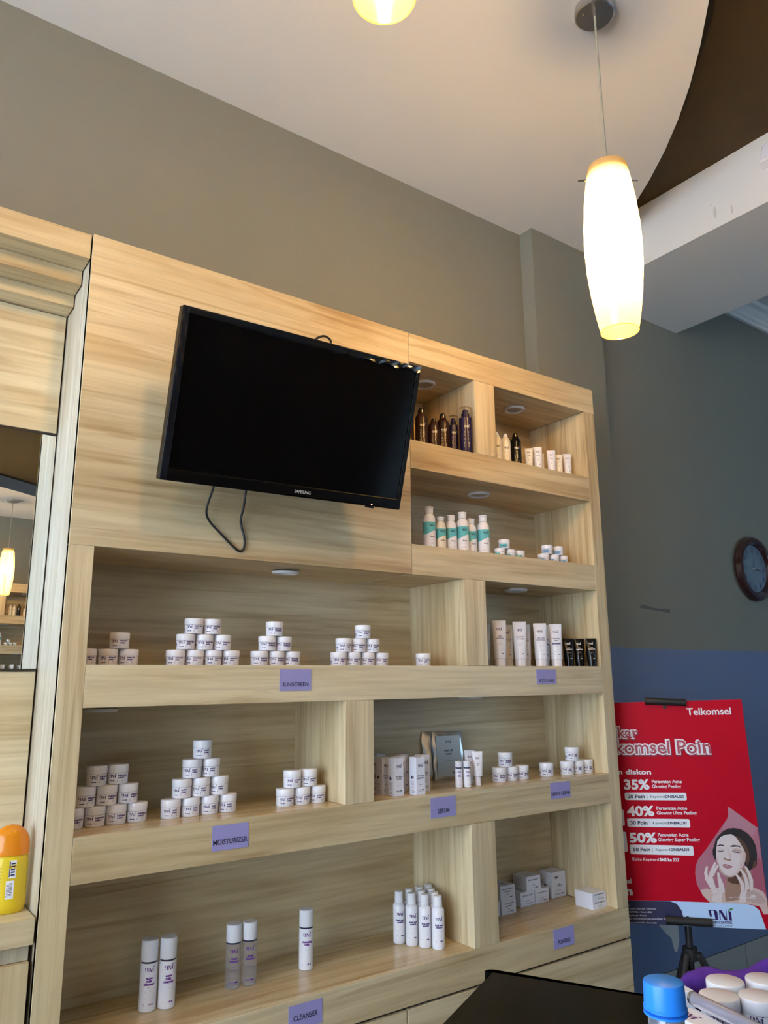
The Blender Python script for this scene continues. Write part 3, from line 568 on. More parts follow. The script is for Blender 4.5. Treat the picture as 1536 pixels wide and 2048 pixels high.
def carton(kind, w_, d_, h_, txt, tall=True, side=True, material=M_box, twin=False):
    q = P2(); f = front(-d_ / 2 - .0003)
    if tall:
        q.logo(-w_ * .30, h_ * .74, h_ * .075 if h_ > .1 else .008)
        for i, t_ in enumerate(txt): q.text(t_, 0, h_ * (.49 - .06 * i), .0052, 'c', bold=.02, width=min(w_ * .72, .0036 * len(t_)))
        lines(q, -w_ * .22, h_ * .27, 1, w_ * .45, .003); q.rect(-w_ * .30, h_ * .13, w_ * .08, h_ * .143); q.rect(w_ * .12, h_ * .125, w_ * .34, h_ * .15); lines(q, -w_ * .3, h_ * .10, 1, w_ * .6, .003, .0005)
    else:
        for i, t_ in enumerate(txt): q.text(t_, 0, h_ * (.70 - .18 * i), .0052, 'c', bold=.02, width=w_ * .72 if i == 0 else w_ * .4)
        lines(q, -w_ * .1, h_ * .38, 2, w_ * .25, .003); q.rect(-w_ * .2, h_ * .17, w_ * .1, h_ * .185); q.rect(w_ * .12, h_ * .15, w_ * .32, h_ * .20)
    m_ = q.mb(f); extra = []
    if side:
        s_ = P2()
        if tall:
            s_.rect(-.008, h_ * .42, -.001, h_ * .50); s_.rect(.002, h_ * .43, .005, h_ * .48); lines(s_, -.010, h_ * .36, 7, .018, .0035, .0006); lines(s_, -.010, h_ * .10, 2, .018, .004, .001)
        else: lines(s_, -d_ * .4, h_ * .8, 7, d_ * .6, h_ * .09, .0006)
        extra.append(('side_print', s_.mb(lambda u, v: (-w_ / 2 - .0003, -u, v)).mesh('carton_side_print', M_navy)))
        if not tall:
            t2 = P2(); t2.logo(-.012, -.01, .009); extra.append(('top_print', t2.mb(lambda u, v: (u, v, h_ + .0003)).mesh('carton_top_print', M_navy)))
    flap = MB().box(-w_ / 2 + .0006, w_ / 2 - .0006, -d_ / 2 + .0006, d_ / 2 - .001, h_ - .0008, h_ - .00005)
    proto(kind, [('carton', MB().box(-w_ / 2, w_ / 2, -d_ / 2, d_ / 2, 0, h_ - .0009).mesh('carton', material)), ('flap', flap.mesh('carton_flap', material)), ('print', m_.mesh('carton_print', M_navy))] + extra)
carton('serum_box', .034, .034, .110, ['anti aging', 'serum']); carton('serum_box2', .034, .034, .110, ['acne serum', 'peptide'])
carton('powder_box', .070, .070, .0465, ['loose powder', 'premium'], tall=False); carton('powder_box2', .0705, .070, .048, ['loose powder'], tall=False); carton('cushion_box', .073, .066, .088, ['air', 'cushion']); carton('flat_box', .075, .079, .0265, ['compact'], tall=False, side=False)

def yaw_to_cam(x, y): return math.atan2(CAM.x - x, -(CAM.y - y))
def put(kind, name, x, y, z, label, cat, group=None, rz=None, jit=0.0, scale=1):
    if rz is None: rz = yaw_to_cam(x, y) * .8
    o = empty(name, (x, y, z + .0004), rz + random.uniform(-jit, jit)); tag(o, label, cat, group); o.scale = (scale,) * 3
    for pn, me in K[kind]: link(pn, me, o)
    return o

# ------------------------------------------------------------------ cream jar pyramids
ORD = {1: ['only jar'], 2: ['left jar', 'right jar'], 3: ['left jar', 'middle jar', 'right jar'], 4: ['leftmost jar', 'second jar from left', 'third jar from left', 'rightmost jar']}
def pile(kind, tiers, y, z, h, desc, dy=0.0, group=None):
    nt = len(tiers)
    for ti, xs in enumerate(tiers):
        tn = 'bottom row' if ti == 0 else ('top' if ti == nt - 1 else ('middle row' if nt == 3 else ['', 'second row', 'third row'][ti]))
        for k, x in enumerate(xs):
            o_ = ORD[len(xs)][k]
            lab = ('white cream jar on top of the %s' % desc) if (tn == 'top' and len(xs) == 1) else 'white %s in the %s of the %s' % (o_, tn, desc)
            put(kind, 'cream_jar', x, y + dy * (x - tiers[0][0]), z + ti * (h + .0008), lab, 'jar', 'white cream jars on the shelves', jit=.22)
P = .0527
sq = lambda x0, n_, p=P: [x0 + i * p for i in range(n_)]
z6, z8 = Z['Z6'], Z['Z8']
pile('j_acne', [[.090 + .0, .1435, .1965], [.171]], .12, z6, S3, 'four-jar pile on the sunscreen shelf')
pile('j_suna', [sq(.318, 4), sq(.344, 3), sq(.366, 2)], .105, z6, S3, 'nine-jar sunscreen pyramid')
pile('j_sunw', [sq(.566, 3), sq(.590, 2), [.613]], .105, z6, S3, 'six-jar sunscreen pyramid')
pile('j_sunc', [sq(.834, 4), sq(.853, 3), [.925]], .105, z6, S3, 'eight-jar sunscreen pyramid')
put('j_gel', 'cream_jar', 1.166, .105, z6, 'lone white cream jar at the right end of the sunscreen shelf', 'jar', 'white cream jars on the shelves', jit=.1)
HJ = .0470
pile('j_bright', [[.0885, .1400, .1918, .2440], [.1130, .1655, .2185], [.1385, .1910]], .127, z8, HJ, 'nine-jar moisturizer pyramid')
pile('j_nutri', [[.330, .3825, .4355, .4880], [.3575, .4090, .4620], [.3840, .4360], [.4110]], .119, z8, HJ, 'tall ten-jar moisturizer pyramid')
pile('j_prot', [[.6575, .7100, .7625], [.6800, .7335]], .105, z8, HJ, 'five-jar moisturizer pile')
pile('j_night', [[1.483, 1.5365, 1.590], [1.5130]], .096, z8, HJ, 'four-jar pile beside the gel tubes')
put('j_night2', 'cream_jar', 1.714, .094, z8, 'lone white cream jar above the NIGHT CREAM card', 'jar', 'white cream jars on the shelves')
pile('j_night2', [[1.808, 1.861, 1.9135], [1.838]], .080, z8, HJ, 'four-jar pile in the right corner')

# ------------------------------------------------------------------ top shelf: hair bottles and tubes
z2 = Z['Z2']; HG = 'dark hair care bottles on the top shelf'
put('hair_tall', 'hair_bottle', 1.112, .10, z2, 'dark bottle half hidden by the television edge on the top shelf', 'bottle', HG)
put('hair_tall', 'hair_bottle', 1.152, .072, z2, 'tall dark brown bottle nearest the television on the top shelf', 'bottle', HG)
put('hair_low', 'hair_bottle', 1.182, .115, z2, 'shorter dark bottle behind the tall one next to the television', 'bottle', HG)
put('hair_low', 'hair_bottle', 1.205, .07, z2, 'shorter dark brown bottle between two tall ones on the top shelf', 'bottle', HG)
put('hair_tall', 'hair_bottle', 1.250, .072, z2, 'tall dark brown bottle left of the clear capped sprays', 'bottle', HG)
put('spray_low', 'spray_bottle', 1.296, .068, z2, 'thin dark spray bottle with clear cap on the top shelf', 'bottle', HG)
put('spray_tall', 'spray_bottle', 1.3355 - .022, .022, z2, 'thick violet spray bottle with clear cap beside the upper divider', 'bottle', HG)
put('hair_white', 'hair_bottle', 1.5165, .075, z2, 'white bottle partly hidden by the upper divider', 'bottle', 'bottles in the top right compartment')
put('hair_white', 'hair_bottle', 1.559, .072, z2, 'whole white bottle left of the black one on the top right shelf', 'bottle', 'bottles in the top right compartment')
put('hair_black', 'hair_bottle', 1.611, .070, z2, 'black bottle among the small tubes on the top right shelf', 'bottle', 'bottles in the top right compartment')
for k, (x, y, kd, lb) in enumerate([(1.676, .065, 'small_cream_tube', 'small cream tube next to the black bottle'), (1.722, .062, 'small_tube', 'tall white small tube second from the black bottle'), (1.766, .090, 'small_cream_tube', 'small cream tube behind between two white tubes'), (1.799, .062, 'small_tube', 'white small tube in the middle right of the top shelf'), (1.841, .062, 'small_cream_tube', 'small cream tube second from the right end'), (1.892, .062, 'small_tube', 'white small tube at the right end of the top shelf')]):
    put(kd, 'small_tube', x, y, z2, lb, 'tube', 'small tubes on the top right shelf', jit=.15)
put('small_cream_tube', 'small_tube', 1.745, .125, z2, 'small tube hidden at the back of the tube group', 'tube', 'small tubes on the top right shelf')
# second shelf
z4 = Z['Z4']; TG = 'white and teal wash bottles on the second shelf'
for x, y, kd, lb in [(1.174, .068, 'wash_tall', 'tall teal labelled bottle standing apart at the left of the second shelf'), (1.224, .068, 'wash_small', 'short cream bottle with teal label second from left'), (1.277, .075, 'wash_mid', 'medium white bottle with teal label third from left'), (1.325, .068, 'wash_tall', 'tall teal labelled white bottle in the middle of the six'), (1.374, .080, 'wash_mid', 'teal labelled bottle half hidden between two tall ones'), (1.424, .068, 'wash_tall', 'rightmost tall white and teal bottle beside the small jars')]:
    put(kd, 'wash_bottle', x, y, z4, lb, 'bottle', TG, jit=.1)
SG = 'small white jars on the second shelf'
for kd, x, y, t_, lb in [('s_teal', 1.499, .068, 0, 'left jar in the row of three under the teal jar'), ('s_teal', 1.552, .068, 0, 'middle jar in the row of three under the teal jar'), ('s_teal', 1.600, .068, 0, 'right jar in the row of three under the teal jar'), ('s_teal', 1.5255, .068, 1, 'small jar with teal label resting on three others'),
                         ('s_blue', 1.729, .068, 0, 'left jar in the row under the two blue labelled jars'), ('s_blue', 1.785, .068, 0, 'middle jar in the row under the two blue labelled jars'), ('s_blue', 1.836, .068, 0, 'right jar in the row under the two blue labelled jars'), ('s_blue', 1.752, .068, 1, 'left one of two blue labelled jars stacked on top'), ('s_blue', 1.8115, .068, 1, 'right one of two blue labelled jars stacked on top')]:
    put(kd, 'small_jar', x, y, z4 + t_ * .0352, lb if lb.startswith('small') else 'small white ' + lb, 'jar', SG, jit=.3)
# body care tubes
BG = 'tubes above the BODY CARE card'
for kd, x, y, lb in [('body_tube', 1.490, .075, 'white body tube first from the left in the front row'), ('body_tube2', 1.591, .075, 'white body tube second from the left in the front row'), ('body_tube3', 1.697, .075, 'white body tube third from the left in the front row'), ('body_tube4', 1.777, .072, 'white body tube with dark bar beside the black tubes'),
                     ('cream_tube', 1.482, .150, 'cream tube peeking from behind the mid divider'), ('cream_tube', 1.588, .140, 'cream tube behind between first and second white tubes'), ('body_tube3', 1.690, .150, 'white tube behind between second and third white tubes'), ('body_tube4', 1.786, .140, 'white barred tube in the back row behind the black tubes')]:
    put(kd, 'body_tube', x, y, z6, lb, 'tube', BG, jit=.06)
for x, y, lb in [(1.838, .125, 'black tube farthest back, mostly hidden by the others'), (1.845, .072, 'black tube nearest the white tubes'), (1.891, .060, 'second black tube from the right post'), (1.9155, .022, 'black tube nearest the right post')]:
    put('black_tube', 'black_tube', x, y, z6, lb, 'tube', 'black tubes on the body care shelf', jit=.05)

# ------------------------------------------------------------------ serum compartment
G3 = 'white serum cartons in the serum compartment'
for kd, x, y, lb in [('serum_box', 1.0125, .0575, 'white serum carton at the very front left'), ('serum_box', .999, .103, 'white serum carton just behind the front left one'), ('serum_box', .945, .118, 'white serum carton half hidden by the divider'), ('serum_box2', 1.0795, .036, 'front right white serum carton closest to the shelf edge'), ('serum_box', 1.0555, .1025, 'white serum carton between the two front cartons'), ('serum_box', 1.140, .0880, 'white serum carton at the right of the group'),
                     ('serum_box', .995, .150, 'white serum carton at the back left of the group'), ('serum_box', 1.047, .200, 'white serum carton farthest back in the group'), ('serum_box', 1.102, .150, 'white serum carton at the back right of the group')]:
    put(kd, 'serum_carton', x, y, z8, lb, 'carton', G3, rz=random.uniform(-.06, .04))
def pouch(x, y, rz, lean, label, front_=True):
    o = empty('foil_pouch', (x, y, z8 + .001), rz); o.rotation_euler = (-lean, 0, rz); tag(o, label, 'pouch', 'foil mask pouches')
    w_, h_ = .056, .162; vs = []; nx, nz = 14, 18
    for s in (-1, 1):
        for i in range(nx + 1):
            for j in range(nz + 1):
                u, v = i / nx, j / nz; bul = .006 * (math.sin(PI * u) * math.sin(PI * v)) ** .6 + .0012 * math.sin(u * 17 + v * 9) * min(u, 1 - u, v, 1 - v) * 4
                vs.append(((u - .5) * 2 * w_ + (.002 * math.sin(v * 14) if i in (0, nx) else 0), s * (bul + .0003), v * h_))
    M_ = (nx + 1) * (nz + 1); fs = []
    for i in range(nx):
        for j in range(nz):
            a = i * (nz + 1) + j; b_ = a + nz + 1; fs += [(a, b_, b_ + 1, a + 1), (M_ + a, M_ + a + 1, M_ + b_ + 1, M_ + b_)]
    part('foil', MB().add(vs, fs), M_foil, o, sharp=80)
    if front_:
        part('paper_label', B(-.046, .046, -.0085, -.0078, .012, .147), M_pouch, o); q = P2(); q.logo(-.010, .122, .009); q.text('peel off', 0, .094, .0075, 'c', bold=.02); q.text('mask', 0, .083, .0075, 'c', bold=.02)
        lines(q, -.016, .062, 1, .035, .003); lines(q, -.012, .042, 1, .035, .003, .0005); q.rect(.008, .022, .026, .025); q.rect(.028, .0215, .036, .0255); lines(q, .008, .017, 1, .03, .003); part('print', q.mb(front(-.0088)), M_navy, o)
    return o
pouch(1.378, .235, -.30, .14, 'silver foil mask pouch with grey label in front'); pouch(1.352, .262, -.30, .12, 'silver foil mask pouch behind the labelled one', False)
put('serum_bottle', 'serum_bottle', 1.277, .070, z8, 'left of the two small white serum bottles', 'bottle', 'small serum bottles'); put('serum_bottle', 'serum_bottle', 1.301, .056, z8, 'right of the two small white serum bottles', 'bottle', 'small serum bottles')
put('gel_tube', 'gel_tube', 1.357, .066, z8, 'white gel tube in front beside the serum bottles', 'tube', 'white gel tubes'); put('gel_tube', 'gel_tube', 1.366, .115, z8, 'white gel tube behind the other one', 'tube', 'white gel tubes')

# ------------------------------------------------------------------ cleanser shelf
z10 = Z['Z10']; CG = 'cleanser bottles on the bottom shelf'
put('cl_acne', 'cleanser_bottle', .3135, .172, z10, 'leftmost white cleanser bottle on the bottom shelf', 'bottle', CG, jit=.05); put('cl_acne', 'cleanser_bottle', .3585, .160, z10, 'second white cleanser bottle from the left', 'bottle', CG, jit=.05)
put('cl_clear', 'cleanser_bottle', .547, .176, z10, 'left clear cleanser bottle with white cap', 'bottle', CG); put('cl_clear', 'cleanser_bottle', .5915, .170, z10, 'right clear cleanser bottle with white cap', 'bottle', CG); put('cl_milk', 'cleanser_bottle', .772, .174, z10, 'single white cleanser bottle above the CLEANSER card', 'bottle', CG)
fw = [(1.116, .188), (1.135, .148), (1.157, .1105), (1.180, .074)]
nm = {(0, 0): 'white facial wash bottle at the left end of the front row', (1, 0): 'second facial wash bottle from the left in the front row', (2, 0): 'third facial wash bottle from the left in the front row', (3, 0): 'facial wash bottle nearest the shelf edge, rightmost in front',
      (0, 1): 'left facial wash bottle in the second row', (1, 1): 'middle facial wash bottle in the second row', (2, 1): 'right facial wash bottle in the second row', (0, 2): 'left facial wash bottle in the third row', (1, 2): 'right facial wash bottle in the third row', (0, 3): 'facial wash bottle farthest back in the corner'}
for (i, j), lb in nm.items(): put('wash_bottle', 'facial_wash_bottle', fw[i][0] + .0408 * j, fw[i][1] + .002 * j, z10, lb, 'bottle', 'facial wash bottles', jit=.08)
# powder boxes
PG = 'powder cartons in the powder compartment'
for kd, x, y, z, lb, r_ in [('powder_box', 1.597, .229, 0, 'white powder carton at the bottom of the left stack', 0), ('powder_box', 1.595, .229, .0469, 'white powder carton on top of the left stack', -.01), ('powder_box', 1.523, .233, 0, 'white powder carton mostly hidden behind the lower divider', 0), ('powder_box2', 1.719, .2565, 0, 'left one of two joined powder cartons in the middle', 0), ('powder_box2', 1.791, .2545, 0, 'right one of two joined powder cartons in the middle', 0), ('powder_box2', 1.752, .2555, .0484, 'white powder carton on top of the two middle ones', -.02),
                            ('cushion_box', 1.8985, .2650, 0, 'tall white cushion carton in the back right corner', 0), ('flat_box', 1.9005, .0850, 0, 'lower of two flat white cartons by the right post', 0), ('flat_box', 1.8995, .0850, .0269, 'upper of two flat white cartons by the right post', .01)]:
    put(kd, 'powder_carton', x, y, z10 + z, lb, 'carton', PG, rz=r_)

# ------------------------------------------------------------------ poster on its stand
po_c, pa, ptilt, prol = Vector((2.235, -.058, -.537)), math.radians(-51.2), math.radians(1.5), math.radians(1.5)
PW, PH = .57, .805
rx = Vector((math.cos(pa), math.sin(pa), 0)); nn = Vector((math.sin(pa), -math.cos(pa), 0))
u2 = math.cos(ptilt) * zz + math.sin(ptilt) * nn; pn = math.cos(ptilt) * nn - math.sin(ptilt) * zz
pr2 = math.cos(prol) * rx + math.sin(prol) * u2; pu = -math.sin(prol) * rx + math.cos(prol) * u2
mw = Matrix.Identity(4)
for i in range(3): mw[i][0], mw[i][1], mw[i][2], mw[i][3] = pr2[i], -pn[i], pu[i], po_c[i]
po = empty('poster_board'); po.matrix_world = mw; tag(po, 'red promotional poster board with a woman\'s face on a black stand', 'poster')
def Q(px, py):
    p_ = onplane(px, py, po_c, pn) - po_c; return (p_.dot(pr2), p_.dot(pu))
part('board', B(-PW / 2, PW / 2, 0, .006, -PH / 2, PH / 2), M_red, po, .0006)
L_ = [0]
def pp(name, p2, material, lvl): return part(name, p2.mb(front(-.0003 - .0003 * lvl)), material, po)
def clip(pts, xmin=-PW / 2 + .001, xmax=PW / 2 - .0012, ymin=-PH / 2 + .001): return [(max(xmin, min(xmax, a)), max(ymin, b)) for a, b in pts]
def C1(x, y): return Q(1200 + x * .21875, 1380 + y * .21875)      # measured on two enlargements of the poster
def C2(x, y): return Q(1380 + x * .12693, 1600 + y * .12695)
def C3(x, y): return Q(1200 + x * .21875, 1680 + y * .21875)
def PT(p2, fn, txt, x0, x1, yb, h, bold, yb1=None):
    a = fn(x0, yb); b_ = fn(x1, yb if yb1 is None else yb1); t_ = fn(x0, yb - h); ht = t_[1] - a[1]
    vs, fs, wd = glyphs(txt, bold, 3); k = ht / .70; o = len(p2.v)
    p2.v += [(a[0] + (b_[0] - a[0]) * g / wd, a[1] + (b_[1] - a[1]) * g / wd + h_ * k) for g, h_ in vs]; p2.f += [tuple(i + o for i in f) for f in fs]
p = P2(); PT(p, C1, 'Telkomsel', 795, 1200, 228, 62, .02, 222); pp('brand_lettering', p, M_pw, 1)
def head(txt, x0, x1, yb, h, yb1):
    for nm_, bo_, m_, lv, off in (('headline_shadow', .085, M_maroon, 1, (.004, -.006)), ('headline_outline', .08, M_pw, 2, (0, 0)), ('headline_fill', .012, M_rose, 3, (0, 0))):
        p = P2(); PT(p, C1, txt, x0, x1, yb, h, bo_, yb1); pp(nm_, p, m_, lv).location = (off[0], 0, off[1])
head('Tukar', 5, 352, 437, 100, 437); head('Telkomsel Poin', -85, 1018, 582, 118, 577)
def phrase(fn, txt, x0, x1, yb, h, bold, yb1=None, material=M_pw, lvl=1, name='lettering'):
    p_ = P2(); PT(p_, fn, txt, x0, x1, yb, h, bold, yb1); return pp(name, p_, material, lvl)
phrase(C1, 'Dapatkan diskon', -125, 468, 768, 42, .03, 770)
for yb, pc, a, b_, l1, l2, x2, e1, e2 in ((905, '35%', 222, 455, 'Perawatan Acne', 'Glowing Peeling', 475, 748, 742), (1148, '40%', 250, 498, 'Perawatan Acne', 'Glowing Ultra Peeling', 518, 797, 885), (1392, '50%', 272, 522, 'Perawatan Acne', 'Glowing Super Peeling', 530, 810, 915)):
    phrase(C1, pc, a, b_, yb, 85, .04); phrase(C1, l1, x2, e1, yb - 54, 30, .02); phrase(C1, l2, x2 + 2, e2, yb - 10, 30, .02)
phrase(C3, 'Kirim Keyword', 298, 538, 188, 28, .01, 192); phrase(C3, 'SMS ke 777', 545, 728, 193, 28, .045, 197)
phrase(C3, 'Telkomsel', 60, 288, 395, 42, .03); phrase(C3, 'Poin', 60, 300, 500, 70, .06)
for (x0, y0, x1, y1) in ((230, 940, 787, 1006), (252, 1180, 818, 1250), (280, 1424, 850, 1500), (196, 1296, 238, 1478), (176, 1090, 214, 1240)):
    p = P2(); a = C1(x0, y1); b_ = C1(x1, y0); p.round(min(a[0], C1(x0, y0)[0]), a[1], b_[0], b_[1], .0055); pp('pill', p, M_pw, 1)
for yb, t1, t2, x in ((988, '20 Poin', 'DNIBALI20', 255), (1229, '30 Poin', 'DNIBALI30', 280), (1473, '50 Poin', 'DNIBALI50', 305)):
    phrase(C1, t1, x, x + 155, yb, 32, .03, material=M_navy, lvl=2); phrase(C1, 'Keyword', x + 205, x + 335, yb - 2, 24, .005, material=M_navy, lvl=2); phrase(C1, t2, x + 342, x + 512, yb - 2, 24, .035, material=M_navy, lvl=2)
    p = P2(); a = C1(x + 178, yb + 8); p.rect(a[0], a[1], a[0] + .0008, a[1] + .016); pp('pill_rule', p, M_navy, 2)
# drop with the woman's picture
drop = [(590, 100), (625, 118), (1084, 440), (1232, 1500), (1236, 1800), (1160, 1800), (1100, 1680), (950, 1640), (310, 1612), (200, 1500), (110, 1330), (80, 1160), (90, 1030), (130, 930), (250, 780), (400, 560), (500, 420), (585, 290), (602, 220)]
p = P2(); p.poly(clip([C2(*a) for a in drop])); pp('drop_print', p, M_pink, 1)
def skin_shape(name, pts, material, lvl):
    p_ = P2(); p_.poly(clip([C2(*a) for a in pts])); return pp(name, p_, material, lvl)
skin_shape('shoulder_print', [(165, 1420), (260, 1390), (345, 1420), (560, 1400), (780, 1390), (1010, 1380), (1150, 1440), (1232, 1560), (1236, 1800), (1160, 1800), (1100, 1680), (950, 1640), (310, 1612), (200, 1500)], M_skin, 2)
skin_shape('neck_print', [(570, 1180), (730, 1180), (860, 1050), (960, 1120), (1000, 1400), (880, 1470), (840, 1560), (560, 1600), (545, 1450), (575, 1330)], M_skind, 3)
skin_shape('hair_print', [(395, 950), (360, 860), (355, 790), (385, 700), (405, 620), (450, 560), (520, 490), (600, 450), (690, 440), (800, 460), (900, 520), (985, 610), (1035, 720), (1055, 840), (1055, 930), (1050, 1030), (1000, 1070), (940, 1110), (870, 1060), (840, 900), (420, 900)], M_hair, 3)
skin_shape('face_print', [(415, 760), (430, 650), (480, 580), (560, 545), (650, 535), (720, 580), (790, 680), (850, 780), (850, 880), (830, 980), (790, 1080), (730, 1170), (660, 1215), (600, 1215), (530, 1185), (470, 1130), (445, 1040), (420, 950), (410, 860)], M_skinl, 4)
skin_shape('cheek_print', [(850, 780), (880, 850), (870, 960), (830, 1060), (760, 1150), (730, 1170), (790, 1060), (825, 960)], M_skin, 5)
M_sm = mat('mid skin print', (0.66, 0.54, 0.52), 0.45); M_ss = mat('soft shadow skin print', (0.50, 0.36, 0.33), 0.45); M_hb = mat('brown hair print', (0.10, 0.045, 0.03), 0.45); M_dp = mat('deep pink print', (0.36, 0.09, 0.14), 0.4); M_lp = mat('dusty pink print', (0.44, 0.21, 0.27), 0.4)
skin_shape('drop_print', [(1090, 900), (1160, 1000), (1225, 1480), (1150, 1440), (1010, 1380), (960, 1110)], M_dp, 1.4)
skin_shape('drop_print', [(590, 105), (640, 130), (1075, 440), (980, 560), (800, 440), (600, 430), (480, 480), (590, 300), (604, 220)], M_lp, 1.4)
skin_shape('hair_print', [(720, 560), (790, 600), (880, 700), (930, 820), (940, 940), (900, 1040), (870, 960), (880, 850), (850, 760), (780, 660)], M_hb, 4.3)
skin_shape('hair_print', [(1000, 960), (1040, 960), (1060, 1000), (1030, 1060), (980, 1075)], M_hb, 4.3)
skin_shape('face_print', [(700, 560), (760, 640), (850, 780), (850, 880), (830, 980), (790, 1080), (730, 1170), (700, 1190), (760, 1060), (790, 930), (790, 800), (740, 680)], M_sm, 4.6)
skin_shape('face_print', [(420, 900), (450, 1000), (480, 1090), (540, 1160), (600, 1190), (660, 1190), (730, 1150), (660, 1215), (600, 1215), (530, 1185), (470, 1130), (445, 1040)], M_ss, 4.7)
skin_shape('eyelid_print', [(420, 780), (470, 755), (535, 765), (545, 795), (480, 800), (430, 795)], M_sm, 4.8); skin_shape('eyelid_print', [(655, 785), (710, 760), (790, 775), (825, 820), (790, 828), (730, 815), (665, 800)], M_ss, 4.8)
skin_shape('nose_print', [(575, 740), (600, 740), (640, 870), (650, 930), (620, 945), (620, 880)], M_sm, 4.9)
skin_shape('neck_print', [(590, 1215), (700, 1205), (790, 1090), (830, 1060), (800, 1250), (760, 1330), (650, 1310), (590, 1270)], M_hb, 3.4)
skin_shape('shoulder_print', [(860, 1480), (1000, 1420), (1130, 1500), (1210, 1600), (1100, 1640), (950, 1600), (850, 1600)], M_ss, 2.5)
for nm_, pts, m_ in [('brow_print', [(425, 715), (470, 698), (530, 706), (540, 724), (480, 716), (428, 730)], M_hair), ('brow_print', [(630, 722), (680, 706), (760, 714), (815, 750), (750, 734), (640, 736)], M_hair),
                     ('eye_print', [(430, 795), (480, 800), (535, 795), (535, 804), (480, 812), (440, 806)], M_hair), ('eye_print', [(665, 800), (730, 815), (790, 828), (780, 834), (720, 828), (670, 812)], M_hair),
                     ('nose_print', [(525, 915), (545, 905), (570, 925), (610, 935), (640, 925), (655, 945), (620, 958), (570, 948), (530, 938)], M_skind), ('nose_print', [(600, 800), (628, 880), (650, 920), (640, 860)], M_skin),
                     ('lips_print', [(505, 1020), (545, 1005), (590, 1015), (640, 1030), (685, 1050), (640, 1070), (580, 1078), (535, 1060)], M_lips), ('teeth_print', [(530, 1022), (580, 1025), (635, 1045), (600, 1048), (550, 1038)], M_pw)]:
    skin_shape(nm_, pts, m_, 6)
def limb(pts, wd): # tapered strip along a polyline (enlargement coordinates)
    L2 = []; R2 = []
    for i, (x, y) in enumerate(pts):
        a = pts[max(i - 1, 0)]; b_ = pts[min(i + 1, len(pts) - 1)]; d = Vector((b_[0] - a[0], b_[1] - a[1])).normalized(); nrm = Vector((-d.y, d.x)) * wd[i]
        L2.append((x + nrm.x, y + nrm.y)); R2.append((x - nrm.x, y - nrm.y))
    return L2 + R2[::-1]
hand = [([(420, 1610), (440, 1480), (440, 1380)], [75, 75, 60]), ([(420, 1470), (340, 1350), (265, 1240), (245, 1140), (265, 1040)], [48, 38, 28, 24, 13]), ([(380, 1400), (320, 1220), (335, 1130), (400, 980)], [26, 34, 28, 15]), ([(350, 1190), (390, 1100), (440, 1020)], [22, 20, 14]), ([(500, 1460), (490, 1340), (455, 1230), (440, 1140)], [46, 38, 24, 14]),
        ([(830, 1610), (830, 1500), (860, 1400)], [55, 48, 45]), ([(830, 1420), (820, 1320), (770, 1230), (725, 1170)], [30, 28, 22, 12]), ([(900, 1410), (890, 1280), (850, 1170), (790, 1080)], [34, 28, 22, 12]), ([(965, 1420), (960, 1260), (920, 1140), (865, 1040)], [24, 28, 22, 12])]
for k, (pts, wd) in enumerate(hand):
    skin_shape('hand_edge', [(x + 7, y + 3) for x, y in limb(pts, [a_ * 1.04 for a_ in wd])], M_ss, 7 + .4 * (k % 5) - .2); skin_shape('hand_print', limb(pts, wd), M_skinl, 7 + .4 * (k % 5))
# white footer, navy corner, logos
def strip(fn, pts): return clip([fn(*a) for a in pts])
p = P2(); p.poly(strip(C3, [(200, 548), (640, 556), (1300, 580), (1400, 595), (1455, 640), (1485, 720), (1520, 830), (200, 800)])); pp('footer_print', p, M_pblue, 9)
p = P2(); p.poly(strip(C3, [(100, 546), (640, 558), (700, 580), (745, 640), (765, 720), (775, 760), (760, 810), (100, 800)])); pp('footer_corner', p, M_navy, 10)
for i, (t_, e) in enumerate((('Syarat dan ketentuan', 275), ('Program ini berlaku untuk Halo dan Telkomsel', 512), ('Berlaku di DNI Skin Centre Bali', 475), ('Tidak dapat digabung dengan lainnya', 428), ('Hadiah tidak dapat dikembalikan atau diuangkan jika', 612))): phrase(C3, t_, e - 9.6 * len(t_), e, 600 + i * 30, 15, 0, 604 + i * 30, lvl=11, name='small_lettering')
phrase(C3, 'Informasi berlaku dan untuk', 250, 520, 758, 16, 0, 762, lvl=11, name='small_lettering')
p = P2(); a = C3(998, 722); b_ = C3(1212, 728); k = (b_[0] - a[0]) / 2.4; p.logo(a[0], a[1] - .001, k, leaf=False); M_ind = mat('indigo print', (.03, .01, .12), .4); pp('logo_print', p, M_ind, 11); phrase(C3, 'SKIN CENTRE', 1003, 1208, 760, 22, .03, 764, M_ind, 11); phrase(C3, 'By Skin Centre, DMNNI', 1005, 1210, 785, 11, 0, 788, M_ind, 11, 'small_lettering')
p = P2(); p.poly([C3(*a) for a in ((1168, 655), (1172, 635), (1190, 622), (1217, 620), (1208, 636), (1185, 642), (1174, 656))]); pp('leaf_print', p, M_green, 12)
p = P2(); c_ = C3(1400, 521)
for i in range(8):
    a = math.radians(20 + i * 24); d = Vector((math.cos(a), math.sin(a))); e_ = Vector((-d.y, d.x)) * .0009; c0 = Vector(c_)
    p.poly([tuple(c0 + d * .004 - e_ * .6), tuple(c0 + d * .0095 - e_), tuple(c0 + d * .0095 + e_), tuple(c0 + d * .004 + e_ * .6)])
n_ = 16
for i in range(n_):
    a, b_ = 2 * PI * i / n_, 2 * PI * (i + 1) / n_; p.poly([(c_[0] + r_ * math.cos(q_), c_[1] + r_ * math.sin(q_) - .001) for r_, q_ in ((.0035, a), (.0055, a), (.0055, b_), (.0035, b_))])
pp('badge_print', p, M_pw, 12); phrase(C3, 'by Telkomsel', 1180, 1380, 526, 10, 0, 530, M_pw, 12, 'small_lettering')
